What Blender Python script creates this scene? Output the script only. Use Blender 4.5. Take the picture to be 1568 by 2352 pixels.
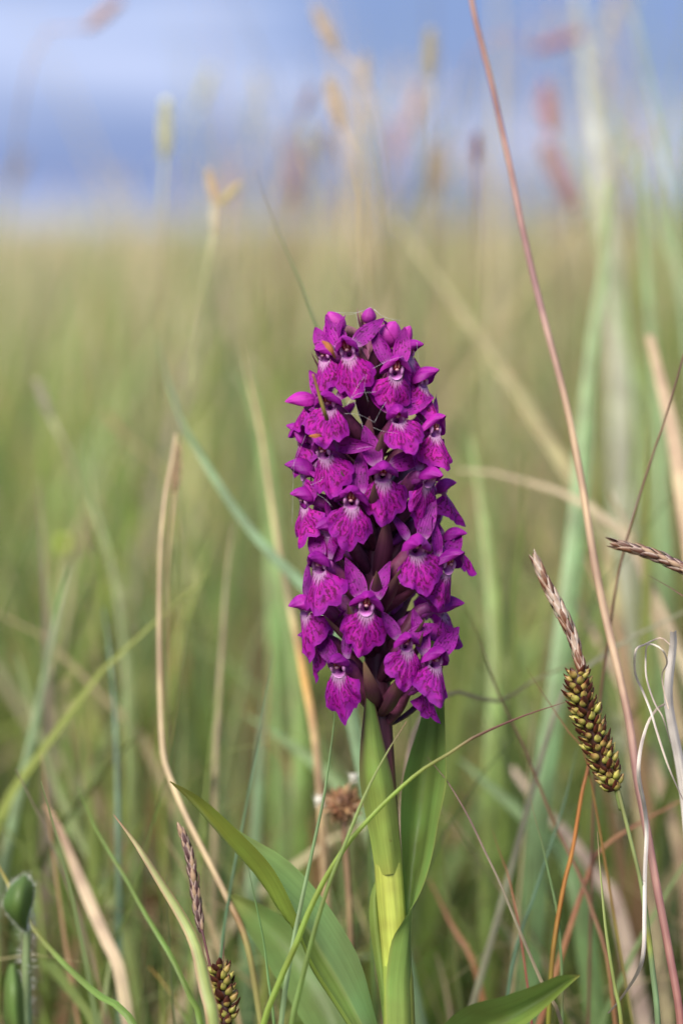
import bpy, math, random
import numpy as np
from mathutils import Vector, Matrix

# ------------------------------------------------------------------ camera, sky, sun
scene = bpy.context.scene
col = scene.collection
for o in list(bpy.data.objects):
    bpy.data.objects.remove(o, do_unlink=True)

D = 0.43                       # camera to the orchid's stem, metres
CAM_H = 0.19
PITCH = math.radians(6.5)
LENS, SENS = 55.0, 22.3
camd = bpy.data.cameras.new('camera')
cam = bpy.data.objects.new('camera', camd)
col.objects.link(cam)
cam.location = (0, -D, CAM_H)
cam.rotation_euler = (math.pi / 2 - PITCH, 0, 0)
camd.sensor_fit = 'VERTICAL'
camd.sensor_height = SENS
camd.sensor_width = SENS
camd.lens = LENS
camd.clip_start = 0.01
camd.clip_end = 6000
camd.dof.use_dof = True
camd.dof.focus_distance = D - 0.006
camd.dof.aperture_fstop = 4.8
camd.dof.aperture_blades = 0
scene.camera = cam

SUN_EL, SUN_AZ = math.radians(44), math.radians(208)   # azimuth: 180 = behind the camera
world = bpy.data.worlds.new('World')
scene.world = world
world.use_nodes = True
wn, wl = world.node_tree.nodes, world.node_tree.links
wn.clear()
w_out = wn.new('ShaderNodeOutputWorld')
w_bg = wn.new('ShaderNodeBackground')
w_bg.inputs['Strength'].default_value = 0.1
w_sky = wn.new('ShaderNodeTexSky')
w_sky.sky_type = 'NISHITA'
w_sky.sun_disc = False
w_sky.sun_elevation = SUN_EL
w_sky.sun_rotation = SUN_AZ
w_sky.air_density = 1.0
w_sky.dust_density = 1.5
w_tc = wn.new('ShaderNodeTexCoord')
w_map = wn.new('ShaderNodeMapping')
w_map.inputs['Scale'].default_value = (1.3, 1.3, 14.0)
w_map.inputs['Location'].default_value = (117.29, 48.1, 3.7)
w_noise = wn.new('ShaderNodeTexNoise')
w_noise.inputs['Scale'].default_value = 2.1
w_noise.inputs['Detail'].default_value = 3.0
w_noise.inputs['Roughness'].default_value = 0.5
w_noise.inputs['Distortion'].default_value = 0.3
w_ramp = wn.new('ShaderNodeValToRGB')
w_ramp.color_ramp.elements[0].position = 0.43
w_ramp.color_ramp.elements[1].position = 0.62
w_ramp.color_ramp.interpolation = 'EASE'
w_mix = wn.new('ShaderNodeMix')
w_mix.data_type = 'RGBA'
w_mix.inputs[6].default_value = (0.34, 0.52, 1.14, 1)     # blue-grey underside of the cloud bank
w_mix.inputs[7].default_value = (1.06, 1.22, 1.86, 1)        # bright cloud
w_mix2 = wn.new('ShaderNodeMix')
w_mix2.data_type = 'RGBA'
w_mix2.inputs[0].default_value = 0.95
wl.new(w_tc.outputs['Generated'], w_map.inputs['Vector'])
wl.new(w_map.outputs['Vector'], w_noise.inputs['Vector'])
wl.new(w_noise.outputs['Fac'], w_ramp.inputs['Fac'])
wl.new(w_ramp.outputs['Color'], w_mix.inputs[0])
wl.new(w_sky.outputs['Color'], w_mix2.inputs[6])
wl.new(w_mix.outputs[2], w_mix2.inputs[7])
wl.new(w_mix2.outputs[2], w_bg.inputs['Color'])
wl.new(w_bg.outputs['Background'], w_out.inputs['Surface'])

sund = bpy.data.lights.new('sun', 'SUN')
sund.energy = 1.5
sund.angle = math.radians(34)
sund.color = (1.0, 0.93, 0.80)
sun = bpy.data.objects.new('sun', sund)
col.objects.link(sun)
sdir = Vector((math.sin(SUN_AZ) * math.cos(SUN_EL), math.cos(SUN_AZ) * math.cos(SUN_EL), math.sin(SUN_EL)))
sun.rotation_euler = sdir.to_track_quat('Z', 'Y').to_euler()
sun.location = (-1, -1, 3)

vs = scene.view_settings
vs.view_transform = 'Standard'
vs.look = 'None'
vs.gamma = 1
vs.exposure = 2.32
vs.use_curve_mapping = False
scene.render.engine = 'CYCLES'
scene.cycles.use_denoising = True
scene.cycles.max_bounces = 8
scene.cycles.transparent_max_bounces = 8

# ------------------------------------------------------------------ helpers
rng = random.Random(7)
KPX = SENS / LENS / 2352.0
CR, SR = math.cos(PITCH), math.sin(PITCH)

def P(px, py, dz=0.0):
    """point seen at photo position (px, py) of a 1568 x 2352 print, dz metres behind the orchid's stem"""
    d = D + dz
    x = (px - 784) * KPX * d
    y = (1176 - py) * KPX * d
    return Vector((x, -D + d * CR + y * SR, CAM_H - d * SR + y * CR))

def tag(o, label, cat, group=None, kind=None):
    if label: o['label'] = label
    if cat: o['category'] = cat
    if group: o['group'] = group
    if kind: o['kind'] = kind
    return o

def catmull(pts, n):
    """n points evenly spread along a smooth curve through pts (any dimension)"""
    p = np.array([list(q) for q in pts], dtype=float)
    if len(p) == 2:
        t = np.linspace(0, 1, n)[:, None]
        return p[0] * (1 - t) + p[1] * t
    e = np.vstack([2 * p[0] - p[1], p, 2 * p[-1] - p[-2]])
    out = []
    m = 12
    for i in range(1, len(e) - 2):
        for t in np.linspace(0, 1, m, endpoint=False):
            a, b, c, d = e[i - 1], e[i], e[i + 1], e[i + 2]
            out.append(0.5 * (2 * b + (c - a) * t + (2 * a - 5 * b + 4 * c - d) * t * t + (3 * b - a - 3 * c + d) * t ** 3))
    out.append(p[-1])
    out = np.array(out)
    k = min(3, out.shape[1])
    s = np.concatenate([[0], np.cumsum(np.linalg.norm(np.diff(out[:, :k], axis=0), axis=1))])
    q = np.linspace(0, s[-1], n)
    return np.array([[np.interp(x, s, out[:, j]) for j in range(out.shape[1])] for x in q])

def ramp(stops, t):
    """colour along a list of (position, (r, g, b))"""
    ts = [s[0] for s in stops]
    return tuple(float(np.interp(t, ts, [s[1][j] for s in stops])) for j in range(3))

def as_stops(c):
    return c if isinstance(c[0], (tuple, list)) else [(0, c), (1, c)]

def mesh(name, verts, faces, uvs=None, cols=None, mat=None, smooth=True):
    me = bpy.data.meshes.new(name)
    me.from_pydata([tuple(v) for v in verts], [], faces)
    if smooth:
        me.polygons.foreach_set('use_smooth', [True] * len(me.polygons))
    if uvs is not None:
        lay = me.uv_layers.new(name='UVMap')
        li = np.empty(len(me.loops), dtype=np.int32)
        me.loops.foreach_get('vertex_index', li)
        lay.data.foreach_set('uv', np.asarray(uvs, dtype=np.float32)[li].ravel())
    if cols is not None:
        at = me.color_attributes.new('Col', 'FLOAT_COLOR', 'POINT')
        c = np.ones((len(verts), 4), dtype=np.float32)
        c[:, :3] = np.asarray(cols, dtype=np.float32)
        at.data.foreach_set('color', c.ravel())
    if mat: me.materials.append(mat)
    me.update()
    return me

def obj(name, me, parent=None, mw=None):
    o = bpy.data.objects.new(name, me)
    col.objects.link(o)
    if parent is not None: o.parent = parent
    if mw is not None: o.matrix_local = mw
    return o

def grid(nu, nv, closed=False):
    f = []
    for j in range(nv - 1):
        for i in range(nu if closed else nu - 1):
            a = j * nu + i
            b = j * nu + (i + 1) % nu
            f.append((a, b, b + nu, a + nu))
    return f

class MB:
    """collects pieces into one mesh"""
    def __init__(s): s.v, s.f, s.c, s.uv = [], [], [], []
    def add(s, v, f, c, uv=None):
        n = len(s.v)
        s.v += [tuple(q) for q in v]
        s.f += [tuple(i + n for i in q) for q in f]
        s.c += list(c)
        s.uv += [tuple(q) for q in uv] if uv is not None else [(0.5, 0.5)] * len(v)
    def mesh(s, name, mat, smooth=True): return mesh(name, s.v, s.f, s.uv, s.c, mat, smooth)

def frames(p):
    t = np.gradient(p, axis=0)
    return t / np.maximum(np.linalg.norm(t, axis=1, keepdims=True), 1e-9)

def tube_geo(pts, rad, cols, n=24, sides=8, cap=True, squash=1.0):
    p = catmull(pts, n)[:, :3]
    t = frames(p)
    rs = as_stops([(a, (r, r, r)) for a, r in rad]) if isinstance(rad, list) else [(0, (rad,) * 3), (1, (rad,) * 3)]
    up = np.array([0.31, 0.9, 0.2])
    v, c, uv = [], [], []
    L = np.concatenate([[0], np.cumsum(np.linalg.norm(np.diff(p, axis=0), axis=1))])
    for i in range(n):
        s = np.cross(t[i], up); s /= np.linalg.norm(s)
        b = np.cross(t[i], s)
        q = i / (n - 1)
        r = ramp(rs, q)[0]
        cc = ramp(as_stops(cols), q)
        for k in range(sides):
            a = 2 * math.pi * k / sides
            v.append(p[i] + r * (math.cos(a) * s + squash * math.sin(a) * b))
            c.append(cc); uv.append((k / sides, L[i] * 100))
    f = grid(sides, n, True)
    if cap:
        for e, i in ((0, 0), (1, n - 1)):
            v.append(p[i]); c.append(ramp(as_stops(cols), e)); uv.append((0.5, L[i] * 100))
            z = len(v) - 1
            for k in range(sides):
                a, b = i * sides + k, i * sides + (k + 1) % sides
                f.append((b, a, z) if e == 0 else (a, b, z))
    return v, f, c, uv

def ribbon_geo(pts, width, cols, n=28, twist=(0.4, 0.4), fold=0.35, cross=5, edge=None):
    """a grass blade: pts world points from tip to root, width = list of (t, metres)"""
    p = catmull(pts, n)[:, :3]
    t = frames(p)
    L = np.concatenate([[0], np.cumsum(np.linalg.norm(np.diff(p, axis=0), axis=1))])
    cpos = np.array(cam.location)
    v, c, uv = [], [], []
    for i in range(n):
        q = i / (n - 1)
        w = float(np.interp(q, [a for a, _ in width], [b for _, b in width])) * 0.5
        view = p[i] - cpos; view /= np.linalg.norm(view)
        s = np.cross(t[i], view); s /= max(np.linalg.norm(s), 1e-6)
        nn = np.cross(s, t[i])
        tw = twist[0] + (twist[1] - twist[0]) * q
        s2 = s * math.cos(tw) + nn * math.sin(tw)
        n2 = nn * math.cos(tw) - s * math.sin(tw)
        w /= max(0.45, math.cos(tw))
        cc = ramp(as_stops(cols), q)
        for k in range(cross):
            u = 2 * k / (cross - 1) - 1
            v.append(p[i] + s2 * (u * w) + n2 * (fold * w * (abs(u) - 0.5)))
            e = cc if edge is None or abs(u) < 0.9 else edge
            c.append(e); uv.append((k / (cross - 1), L[i] * 100))
    return v, grid(cross, n), c, uv

def loft_geo(rails, cols, n=40, m=9, colfun=None):
    """a leaf blade spanned over several long rails of world points"""
    R = [catmull(r, n)[:, :3] for r in rails]
    v, c, uv = [], [], []
    for i in range(n):
        row = catmull([r[i] for r in R], m)[:, :3]
        for k in range(m):
            v.append(row[k])
            q, u = i / (n - 1), k / (m - 1)
            c.append(colfun(u, q) if colfun else ramp(as_stops(cols), q))
            uv.append((u, q * 8))
    return v, grid(m, n), c, uv

def to_ground(pts, k=0.5):
    """lengthen a blade from its last point down to the soil"""
    a, b = Vector(pts[-2]), Vector(pts[-1])
    d = (b - a).normalized()
    d = Vector((d.x * k, d.y * k, -abs(d.z) - 0.35)).normalized()
    n = 3
    L = (b.z + 0.004) / -d.z
    if b.z <= 0: return pts
    return list(pts) + [b + d * (L * (i + 1) / n) for i in range(n)]

# ------------------------------------------------------------------ materials
def new_mat(name):
    m = bpy.data.materials.new(name)
    m.use_nodes = True
    n, l = m.node_tree.nodes, m.node_tree.links
    n.clear()
    return m, n, l

def nd(n, kind, **kw):
    x = n.new(kind)
    for k, v in kw.items():
        if k in x.inputs: x.inputs[k].default_value = v
        else: setattr(x, k, v)
    return x

def mixc(n, l, a, b, fac, blend='MIX'):
    x = n.new('ShaderNodeMix'); x.data_type = 'RGBA'; x.blend_type = blend
    for s, i in ((fac, 0), (a, 6), (b, 7)):
        if hasattr(s, 'is_output'): l.new(s, x.inputs[i])
        elif i == 0: x.inputs[0].default_value = s
        else: x.inputs[i].default_value = (*s, 1)
    return x.outputs[2]

def math_(n, l, op, a, b=0.0, c=None):
    x = n.new('ShaderNodeMath'); x.operation = op
    for i, s in enumerate((a, b) if c is None else (a, b, c)):
        if hasattr(s, 'is_output'): l.new(s, x.inputs[i])
        else: x.inputs[i].default_value = s
    return x.outputs[0]

def mrange(n, l, v, a, b, c=0.0, d=1.0, smooth=True):
    x = n.new('ShaderNodeMapRange')
    if smooth: x.interpolation_type = 'SMOOTHSTEP'
    l.new(v, x.inputs[0])
    for i, s in enumerate((a, b, c, d)): x.inputs[i + 1].default_value = s
    return x.outputs[0]

def finish(m, n, l, colour, rough=0.5, spec=0.35, trans=0.3, bump=None, bump_d=0.0002, sheen=0.0, tint=1.0):
    out = n.new('ShaderNodeOutputMaterial')
    pb = nd(n, 'ShaderNodeBsdfPrincipled', Roughness=rough)
    pb.inputs['Specular IOR Level'].default_value = spec
    pb.inputs['Sheen Weight'].default_value = sheen
    l.new(colour, pb.inputs['Base Color'])
    if bump is not None:
        b = nd(n, 'ShaderNodeBump', Strength=0.6, Distance=bump_d)
        l.new(bump, b.inputs['Height'])
        l.new(b.outputs['Normal'], pb.inputs['Normal'])
    if trans > 0:
        tr = n.new('ShaderNodeBsdfTranslucent')
        l.new(colour, tr.inputs['Color'])
        ms = nd(n, 'ShaderNodeMixShader'); ms.inputs[0].default_value = trans
        l.new(pb.outputs[0], ms.inputs[1]); l.new(tr.outputs[0], ms.inputs[2])
        l.new(ms.outputs[0], out.inputs['Surface'])
    else:
        l.new(pb.outputs[0], out.inputs['Surface'])
    return m

def plant_material(name, rough=0.45, spec=0.4, trans=0.28, streak=0.25, spot=0.25, bump=0.00008):
    """colour comes from the blade itself (Col), with fibres along it and blotches of wear"""
    m, n, l = new_mat(name)
    at = nd(n, 'ShaderNodeAttribute', attribute_name='Col')
    uv = n.new('ShaderNodeUVMap')
    mp = n.new('ShaderNodeMapping'); mp.inputs['Scale'].default_value = (14, 0.35, 1)
    l.new(uv.outputs['UV'], mp.inputs['Vector'])
    nz = nd(n, 'ShaderNodeTexNoise', Scale=1.6, Detail=3.0)
    l.new(mp.outputs[0], nz.inputs['Vector'])
    geo = n.new('ShaderNodeTexCoord')
    n2 = nd(n, 'ShaderNodeTexNoise', Scale=420.0, Detail=4.0)
    l.new(geo.outputs['Object'], n2.inputs['Vector'])
    n3 = nd(n, 'ShaderNodeTexNoise', Scale=130.0, Detail=2.0)
    l.new(geo.outputs['Object'], n3.inputs['Vector'])
    v1 = mrange(n, l, nz.outputs['Fac'], 0.3, 0.7, 1 - streak, 1 + streak, False)
    v2 = mrange(n, l, n3.outputs['Fac'], 0.3, 0.7, 1 - spot, 1 + spot, False)
    v = math_(n, l, 'MULTIPLY', v1, v2)
    hs = n.new('ShaderNodeHueSaturation')
    l.new(at.outputs['Color'], hs.inputs['Color'])
    l.new(v, hs.inputs['Value'])
    hu = mrange(n, l, n3.outputs['Fac'], 0.3, 0.7, 0.485, 0.512, False)
    l.new(hu, hs.inputs['Hue'])
    fleck = mrange(n, l, n2.outputs['Fac'], 0.70, 0.78, 0, 0.35)
    c = mixc(n, l, hs.outputs['Color'], (0.16, 0.09, 0.04), fleck)
    return finish(m, n, l, c, rough, spec, trans, nz.outputs['Fac'], bump)

M_BLADE = plant_material('blade')
M_LEAF = plant_material('orchid_leaf', rough=0.48, spec=0.4, trans=0.3, streak=0.10, spot=0.16, bump=0.00006)
M_DRY = plant_material('dry_plant', rough=0.7, spec=0.2, trans=0.15, streak=0.3, spot=0.3, bump=0.0001)
M_STEM = plant_material('orchid_stem', rough=0.42, spec=0.4, trans=0.0, streak=0.22, spot=0.25, bump=0.0001)

def field_material():
    m, n, l = new_mat('meadow')
    at = nd(n, 'ShaderNodeAttribute', attribute_name='Col')
    return finish(m, n, l, at.outputs['Color'], 0.55, 0.3, 0.4)
M_FIELD = field_material()

def lip_material():
    m, n, l = new_mat('orchid_lip')
    uv = n.new('ShaderNodeUVMap')
    sep = n.new('ShaderNodeSeparateXYZ'); l.new(uv.outputs['UV'], sep.inputs[0])
    oi = n.new('ShaderNodeObjectInfo')
    rnd = oi.outputs['Random']
    u = math_(n, l, 'MULTIPLY_ADD', sep.outputs[0], 2.0, -1.0)
    v = sep.outputs[1]
    off = math_(n, l, 'MULTIPLY', rnd, 37.0)
    cmb = n.new('ShaderNodeCombineXYZ')
    l.new(math_(n, l, 'MULTIPLY', u, 2.0), cmb.inputs[0]); l.new(math_(n, l, 'MULTIPLY', v, 1.6), cmb.inputs[1]); l.new(off, cmb.inputs[2])
    warp = nd(n, 'ShaderNodeTexNoise', Scale=2.6, Detail=3.0, Roughness=0.6); l.new(cmb.outputs[0], warp.inputs['Vector'])
    brk = nd(n, 'ShaderNodeTexNoise', Scale=5.5, Detail=3.0, Roughness=0.65); l.new(cmb.outputs[0], brk.inputs['Vector'])
    wq = math_(n, l, 'MULTIPLY_ADD', warp.outputs['Fac'], 0.85, -0.42)
    au = math_(n, l, 'ABSOLUTE', u)
    # loops round the middle of each side lobe, streaks down the middle lobe
    du = math_(n, l, 'SUBTRACT', au, 0.30)
    dv = math_(n, l, 'SUBTRACT', v, 0.52)
    r2 = math_(n, l, 'ADD', math_(n, l, 'MULTIPLY', math_(n, l, 'MULTIPLY', du, du), 3.2), math_(n, l, 'MULTIPLY', math_(n, l, 'MULTIPLY', dv, dv), 1.8))
    rr = math_(n, l, 'ADD', math_(n, l, 'SQRT', r2), wq)
    wave = math_(n, l, 'SINE', math_(n, l, 'MULTIPLY', rr, 21.0))
    streak = math_(n, l, 'SINE', math_(n, l, 'MULTIPLY', math_(n, l, 'ADD', u, math_(n, l, 'MULTIPLY', wq, 0.5)), 24.0))
    upper = mrange(n, l, v, 0.25, 0.5, 1.0, 0.0)
    pat = math_(n, l, 'ADD', math_(n, l, 'MULTIPLY', streak, upper), math_(n, l, 'MULTIPLY', wave, math_(n, l, 'SUBTRACT', 1.0, upper)))
    pat = math_(n, l, 'ADD', pat, math_(n, l, 'MULTIPLY_ADD', brk.outputs['Fac'], 5.2, -2.6))
    mark = mrange(n, l, pat, -0.25, 1.1)
    mark = math_(n, l, 'MULTIPLY', mark, mrange(n, l, v, 0.98, 0.80, 0.0, 1.0))
    mark = math_(n, l, 'MULTIPLY', mark, mrange(n, l, v, 0.02, 0.2, 0.25, 1.0))
    soft = mrange(n, l, warp.outputs['Fac'], 0.3, 0.7)
    base = mixc(n, l, (0.54, 0.008, 0.37), (0.31, 0.008, 0.30), soft)
    base = mixc(n, l, base, (0.29, 0.014, 0.33), mrange(n, l, v, 0.75, 1.0, 0.0, 0.7))
    pale = math_(n, l, 'MULTIPLY', mrange(n, l, v, 0.36, 0.06, 0, 1), mrange(n, l, brk.outputs['Fac'], 0.25, 0.6, 0.35, 1.0))
    base = mixc(n, l, base, (0.66, 0.40, 0.64), pale)
    c = mixc(n, l, base, (0.13, 0.0006, 0.062), math_(n, l, 'MULTIPLY', mark, 0.92))
    hs = n.new('ShaderNodeHueSaturation')
    l.new(c, hs.inputs['Color'])
    sc_ = n.new('ShaderNodeSeparateColor'); l.new(oi.outputs['Color'], sc_.inputs[0])
    l.new(math_(n, l, 'ADD', mrange(n, l, rnd, 0, 1, -0.006, 0.006, False), mrange(n, l, sc_.outputs[0], 0, 1, 0.503, 0.474, False)), hs.inputs['Hue'])
    l.new(math_(n, l, 'MULTIPLY', mrange(n, l, rnd, 0, 1, 0.9, 1.08, False), mrange(n, l, sc_.outputs[0], 0, 1, 1.02, 0.70, False)), hs.inputs['Value'])
    cell = nd(n, 'ShaderNodeTexNoise', Scale=60.0, Detail=3.0); l.new(cmb.outputs[0], cell.inputs['Vector'])
    return finish(m, n, l, hs.outputs['Color'], 0.50, 0.22, 0.34, math_(n, l, 'ADD', math_(n, l, 'MULTIPLY', streak, 0.5), cell.outputs['Fac']), 0.00014, 0.0)
M_LIP = lip_material()

def petal_material(name, c0, c1, spotcol, spot, trans=0.25):
    m, n, l = new_mat(name)
    uv = n.new('ShaderNodeUVMap')
    oi = n.new('ShaderNodeObjectInfo')
    sep = n.new('ShaderNodeSeparateXYZ'); l.new(uv.outputs['UV'], sep.inputs[0])
    cmb = n.new('ShaderNodeCombineXYZ')
    l.new(sep.outputs[0], cmb.inputs[0]); l.new(math_(n, l, 'MULTIPLY', sep.outputs[1], 1.8), cmb.inputs[1])
    l.new(math_(n, l, 'MULTIPLY', oi.outputs['Random'], 53.0), cmb.inputs[2])
    n1 = nd(n, 'ShaderNodeTexNoise', Scale=1.7, Detail=2.0); l.new(cmb.outputs[0], n1.inputs['Vector'])
    n2 = nd(n, 'ShaderNodeTexNoise', Scale=7.0, Detail=2.0); l.new(cmb.outputs[0], n2.inputs['Vector'])
    vein = math_(n, l, 'SINE', math_(n, l, 'MULTIPLY', sep.outputs[0], 40.0))
    c = mixc(n, l, c0, c1, mrange(n, l, n1.outputs['Fac'], 0.3, 0.7))
    c = mixc(n, l, c, spotcol, math_(n, l, 'MULTIPLY', mrange(n, l, n2.outputs['Fac'], 0.55, 0.66), spot))
    c = mixc(n, l, c, (0.62, 0.40, 0.62), mrange(n, l, sep.outputs[1], 0.18, 0.0, 0.0, 0.45))
    hs = n.new('ShaderNodeHueSaturation')
    l.new(c, hs.inputs['Color'])
    sc_ = n.new('ShaderNodeSeparateColor'); l.new(oi.outputs['Color'], sc_.inputs[0])
    l.new(math_(n, l, 'ADD', mrange(n, l, oi.outputs['Random'], 0, 1, -0.01, 0.008, False), mrange(n, l, sc_.outputs[0], 0, 1, 0.500, 0.476, False)), hs.inputs['Hue'])
    l.new(math_(n, l, 'MULTIPLY', mrange(n, l, oi.outputs['Random'], 0, 1, 0.78, 1.1, False), mrange(n, l, sc_.outputs[0], 0, 1, 1.0, 0.70, False)), hs.inputs['Value'])
    cell = nd(n, 'ShaderNodeTexNoise', Scale=45.0, Detail=3.0); l.new(cmb.outputs[0], cell.inputs['Vector'])
    return finish(m, n, l, hs.outputs['Color'], 0.46, 0.25, trans, math_(n, l, 'ADD', math_(n, l, 'MULTIPLY', vein, 0.3), cell.outputs['Fac']), 0.00012, 0.0)
M_SEPAL = petal_material('orchid_sepal', (0.20, 0.005, 0.19), (0.34, 0.010, 0.30), (0.085, 0.001, 0.06), 0.9)
M_HOOD = petal_material('orchid_hood', (0.28, 0.009, 0.27), (0.42, 0.02, 0.36), (0.17, 0.004, 0.14), 0.35)
M_BUD = petal_material('orchid_bud', (0.34, 0.022, 0.27), (0.42, 0.035, 0.34), (0.27, 0.01, 0.18), 0.35, 0.1)

def plain(name, c, rough=0.5, trans=0.0, spec=0.3):
    m, n, l = new_mat(name)
    tc = n.new('ShaderNodeTexCoord')
    nz = nd(n, 'ShaderNodeTexNoise', Scale=700.0, Detail=3.0); l.new(tc.outputs['Object'], nz.inputs['Vector'])
    c2 = mixc(n, l, tuple(x * 0.65 for x in c), tuple(min(1, x * 1.3) for x in c), mrange(n, l, nz.outputs['Fac'], 0.3, 0.7))
    return finish(m, n, l, c2, rough, spec, trans)
M_WEB = plain('spider_silk', (0.75, 0.75, 0.78), 0.3, 0.4, 0.6)

def attr_material(name, rough=0.5, spec=0.35, trans=0.0, bump=0.0001, scale=900.0):
    m, n, l = new_mat(name)
    at = nd(n, 'ShaderNodeAttribute', attribute_name='Col')
    tc = n.new('ShaderNodeTexCoord')
    nz = nd(n, 'ShaderNodeTexNoise', Scale=scale, Detail=3.0); l.new(tc.outputs['Object'], nz.inputs['Vector'])
    hs = n.new('ShaderNodeHueSaturation')
    l.new(at.outputs['Color'], hs.inputs['Color'])
    l.new(mrange(n, l, nz.outputs['Fac'], 0.3, 0.7, 0.7, 1.3, False), hs.inputs['Value'])
    return finish(m, n, l, hs.outputs['Color'], rough, spec, trans, nz.outputs['Fac'], bump)
M_PART = attr_material('flower_body')
M_SEED = attr_material('seed', 0.45, 0.4, 0.0)
M_HEAD = attr_material('grass_head', 0.7, 0.2, 0.2)

def ground_material():
    m, n, l = new_mat('soil_and_thatch')
    tc = n.new('ShaderNodeTexCoord')
    a = nd(n, 'ShaderNodeTexNoise', Scale=9.0, Detail=6.0); l.new(tc.outputs['Object'], a.inputs['Vector'])
    b = nd(n, 'ShaderNodeTexNoise', Scale=160.0, Detail=5.0); l.new(tc.outputs['Object'], b.inputs['Vector'])
    far = nd(n, 'ShaderNodeTexNoise', Scale=0.25, Detail=6.0); l.new(tc.outputs['Object'], far.inputs['Vector'])
    sep = n.new('ShaderNodeSeparateXYZ'); l.new(tc.outputs['Object'], sep.inputs[0])
    c = mixc(n, l, (0.10, 0.07, 0.04), (0.08, 0.12, 0.03), mrange(n, l, a.outputs['Fac'], 0.4, 0.6))
    c = mixc(n, l, c, (0.22, 0.15, 0.09), mrange(n, l, b.outputs['Fac'], 0.45, 0.75))
    mead = mixc(n, l, (0.30, 0.255, 0.13), (0.19, 0.21, 0.08), mrange(n, l, far.outputs['Fac'], 0.4, 0.65))
    c = mixc(n, l, c, mead, mrange(n, l, sep.outputs[1], 5.0, 16.0))
    return finish(m, n, l, c, 0.9, 0.1, 0.0, b.outputs['Fac'], 0.004)
M_GROUND = ground_material()

# ------------------------------------------------------------------ ground
gx = np.concatenate([-np.geomspace(2500, 0.4, 26), np.linspace(-0.3, 0.3, 13), np.geomspace(0.4, 2500, 26)])
gy = np.concatenate([-np.geomspace(300, 0.6, 12), np.linspace(-0.5, 1.2, 30), np.geomspace(1.3, 4000, 40)])
gv = []
for y in gy:
    for x in gx:
        r = math.hypot(x, y)
        z = 0.006 * math.sin(9 * x + 3 * y) * math.sin(7 * y - 2 * x)
        z += 0.05 * math.sin(0.31 * x + 1) * math.sin(0.23 * y + 2) * min(1, max(0, (r - 3) / 12))
        gv.append((x, y, z - 0.004))
ground = obj('ground', mesh('ground', gv, grid(len(gx), len(gy)), None, None, M_GROUND))
tag(ground, 'meadow soil with dead thatch and moss under the grass', 'ground', kind='structure')

# ------------------------------------------------------------------ meadow grass (uncountable)
GREEN = np.array([[0.11, 0.20, 0.032], [0.15, 0.25, 0.045], [0.13, 0.24, 0.085], [0.21, 0.285, 0.05], [0.075, 0.15, 0.025], [0.17, 0.27, 0.10]])
STRAW = np.array([[0.52, 0.43, 0.24], [0.46, 0.39, 0.20], [0.56, 0.48, 0.31], [0.38, 0.28, 0.16], [0.53, 0.40, 0.29]])
BROWN = np.array([[0.15, 0.09, 0.045], [0.22, 0.11, 0.05], [0.10, 0.06, 0.035], [0.30, 0.17, 0.10]])

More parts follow.
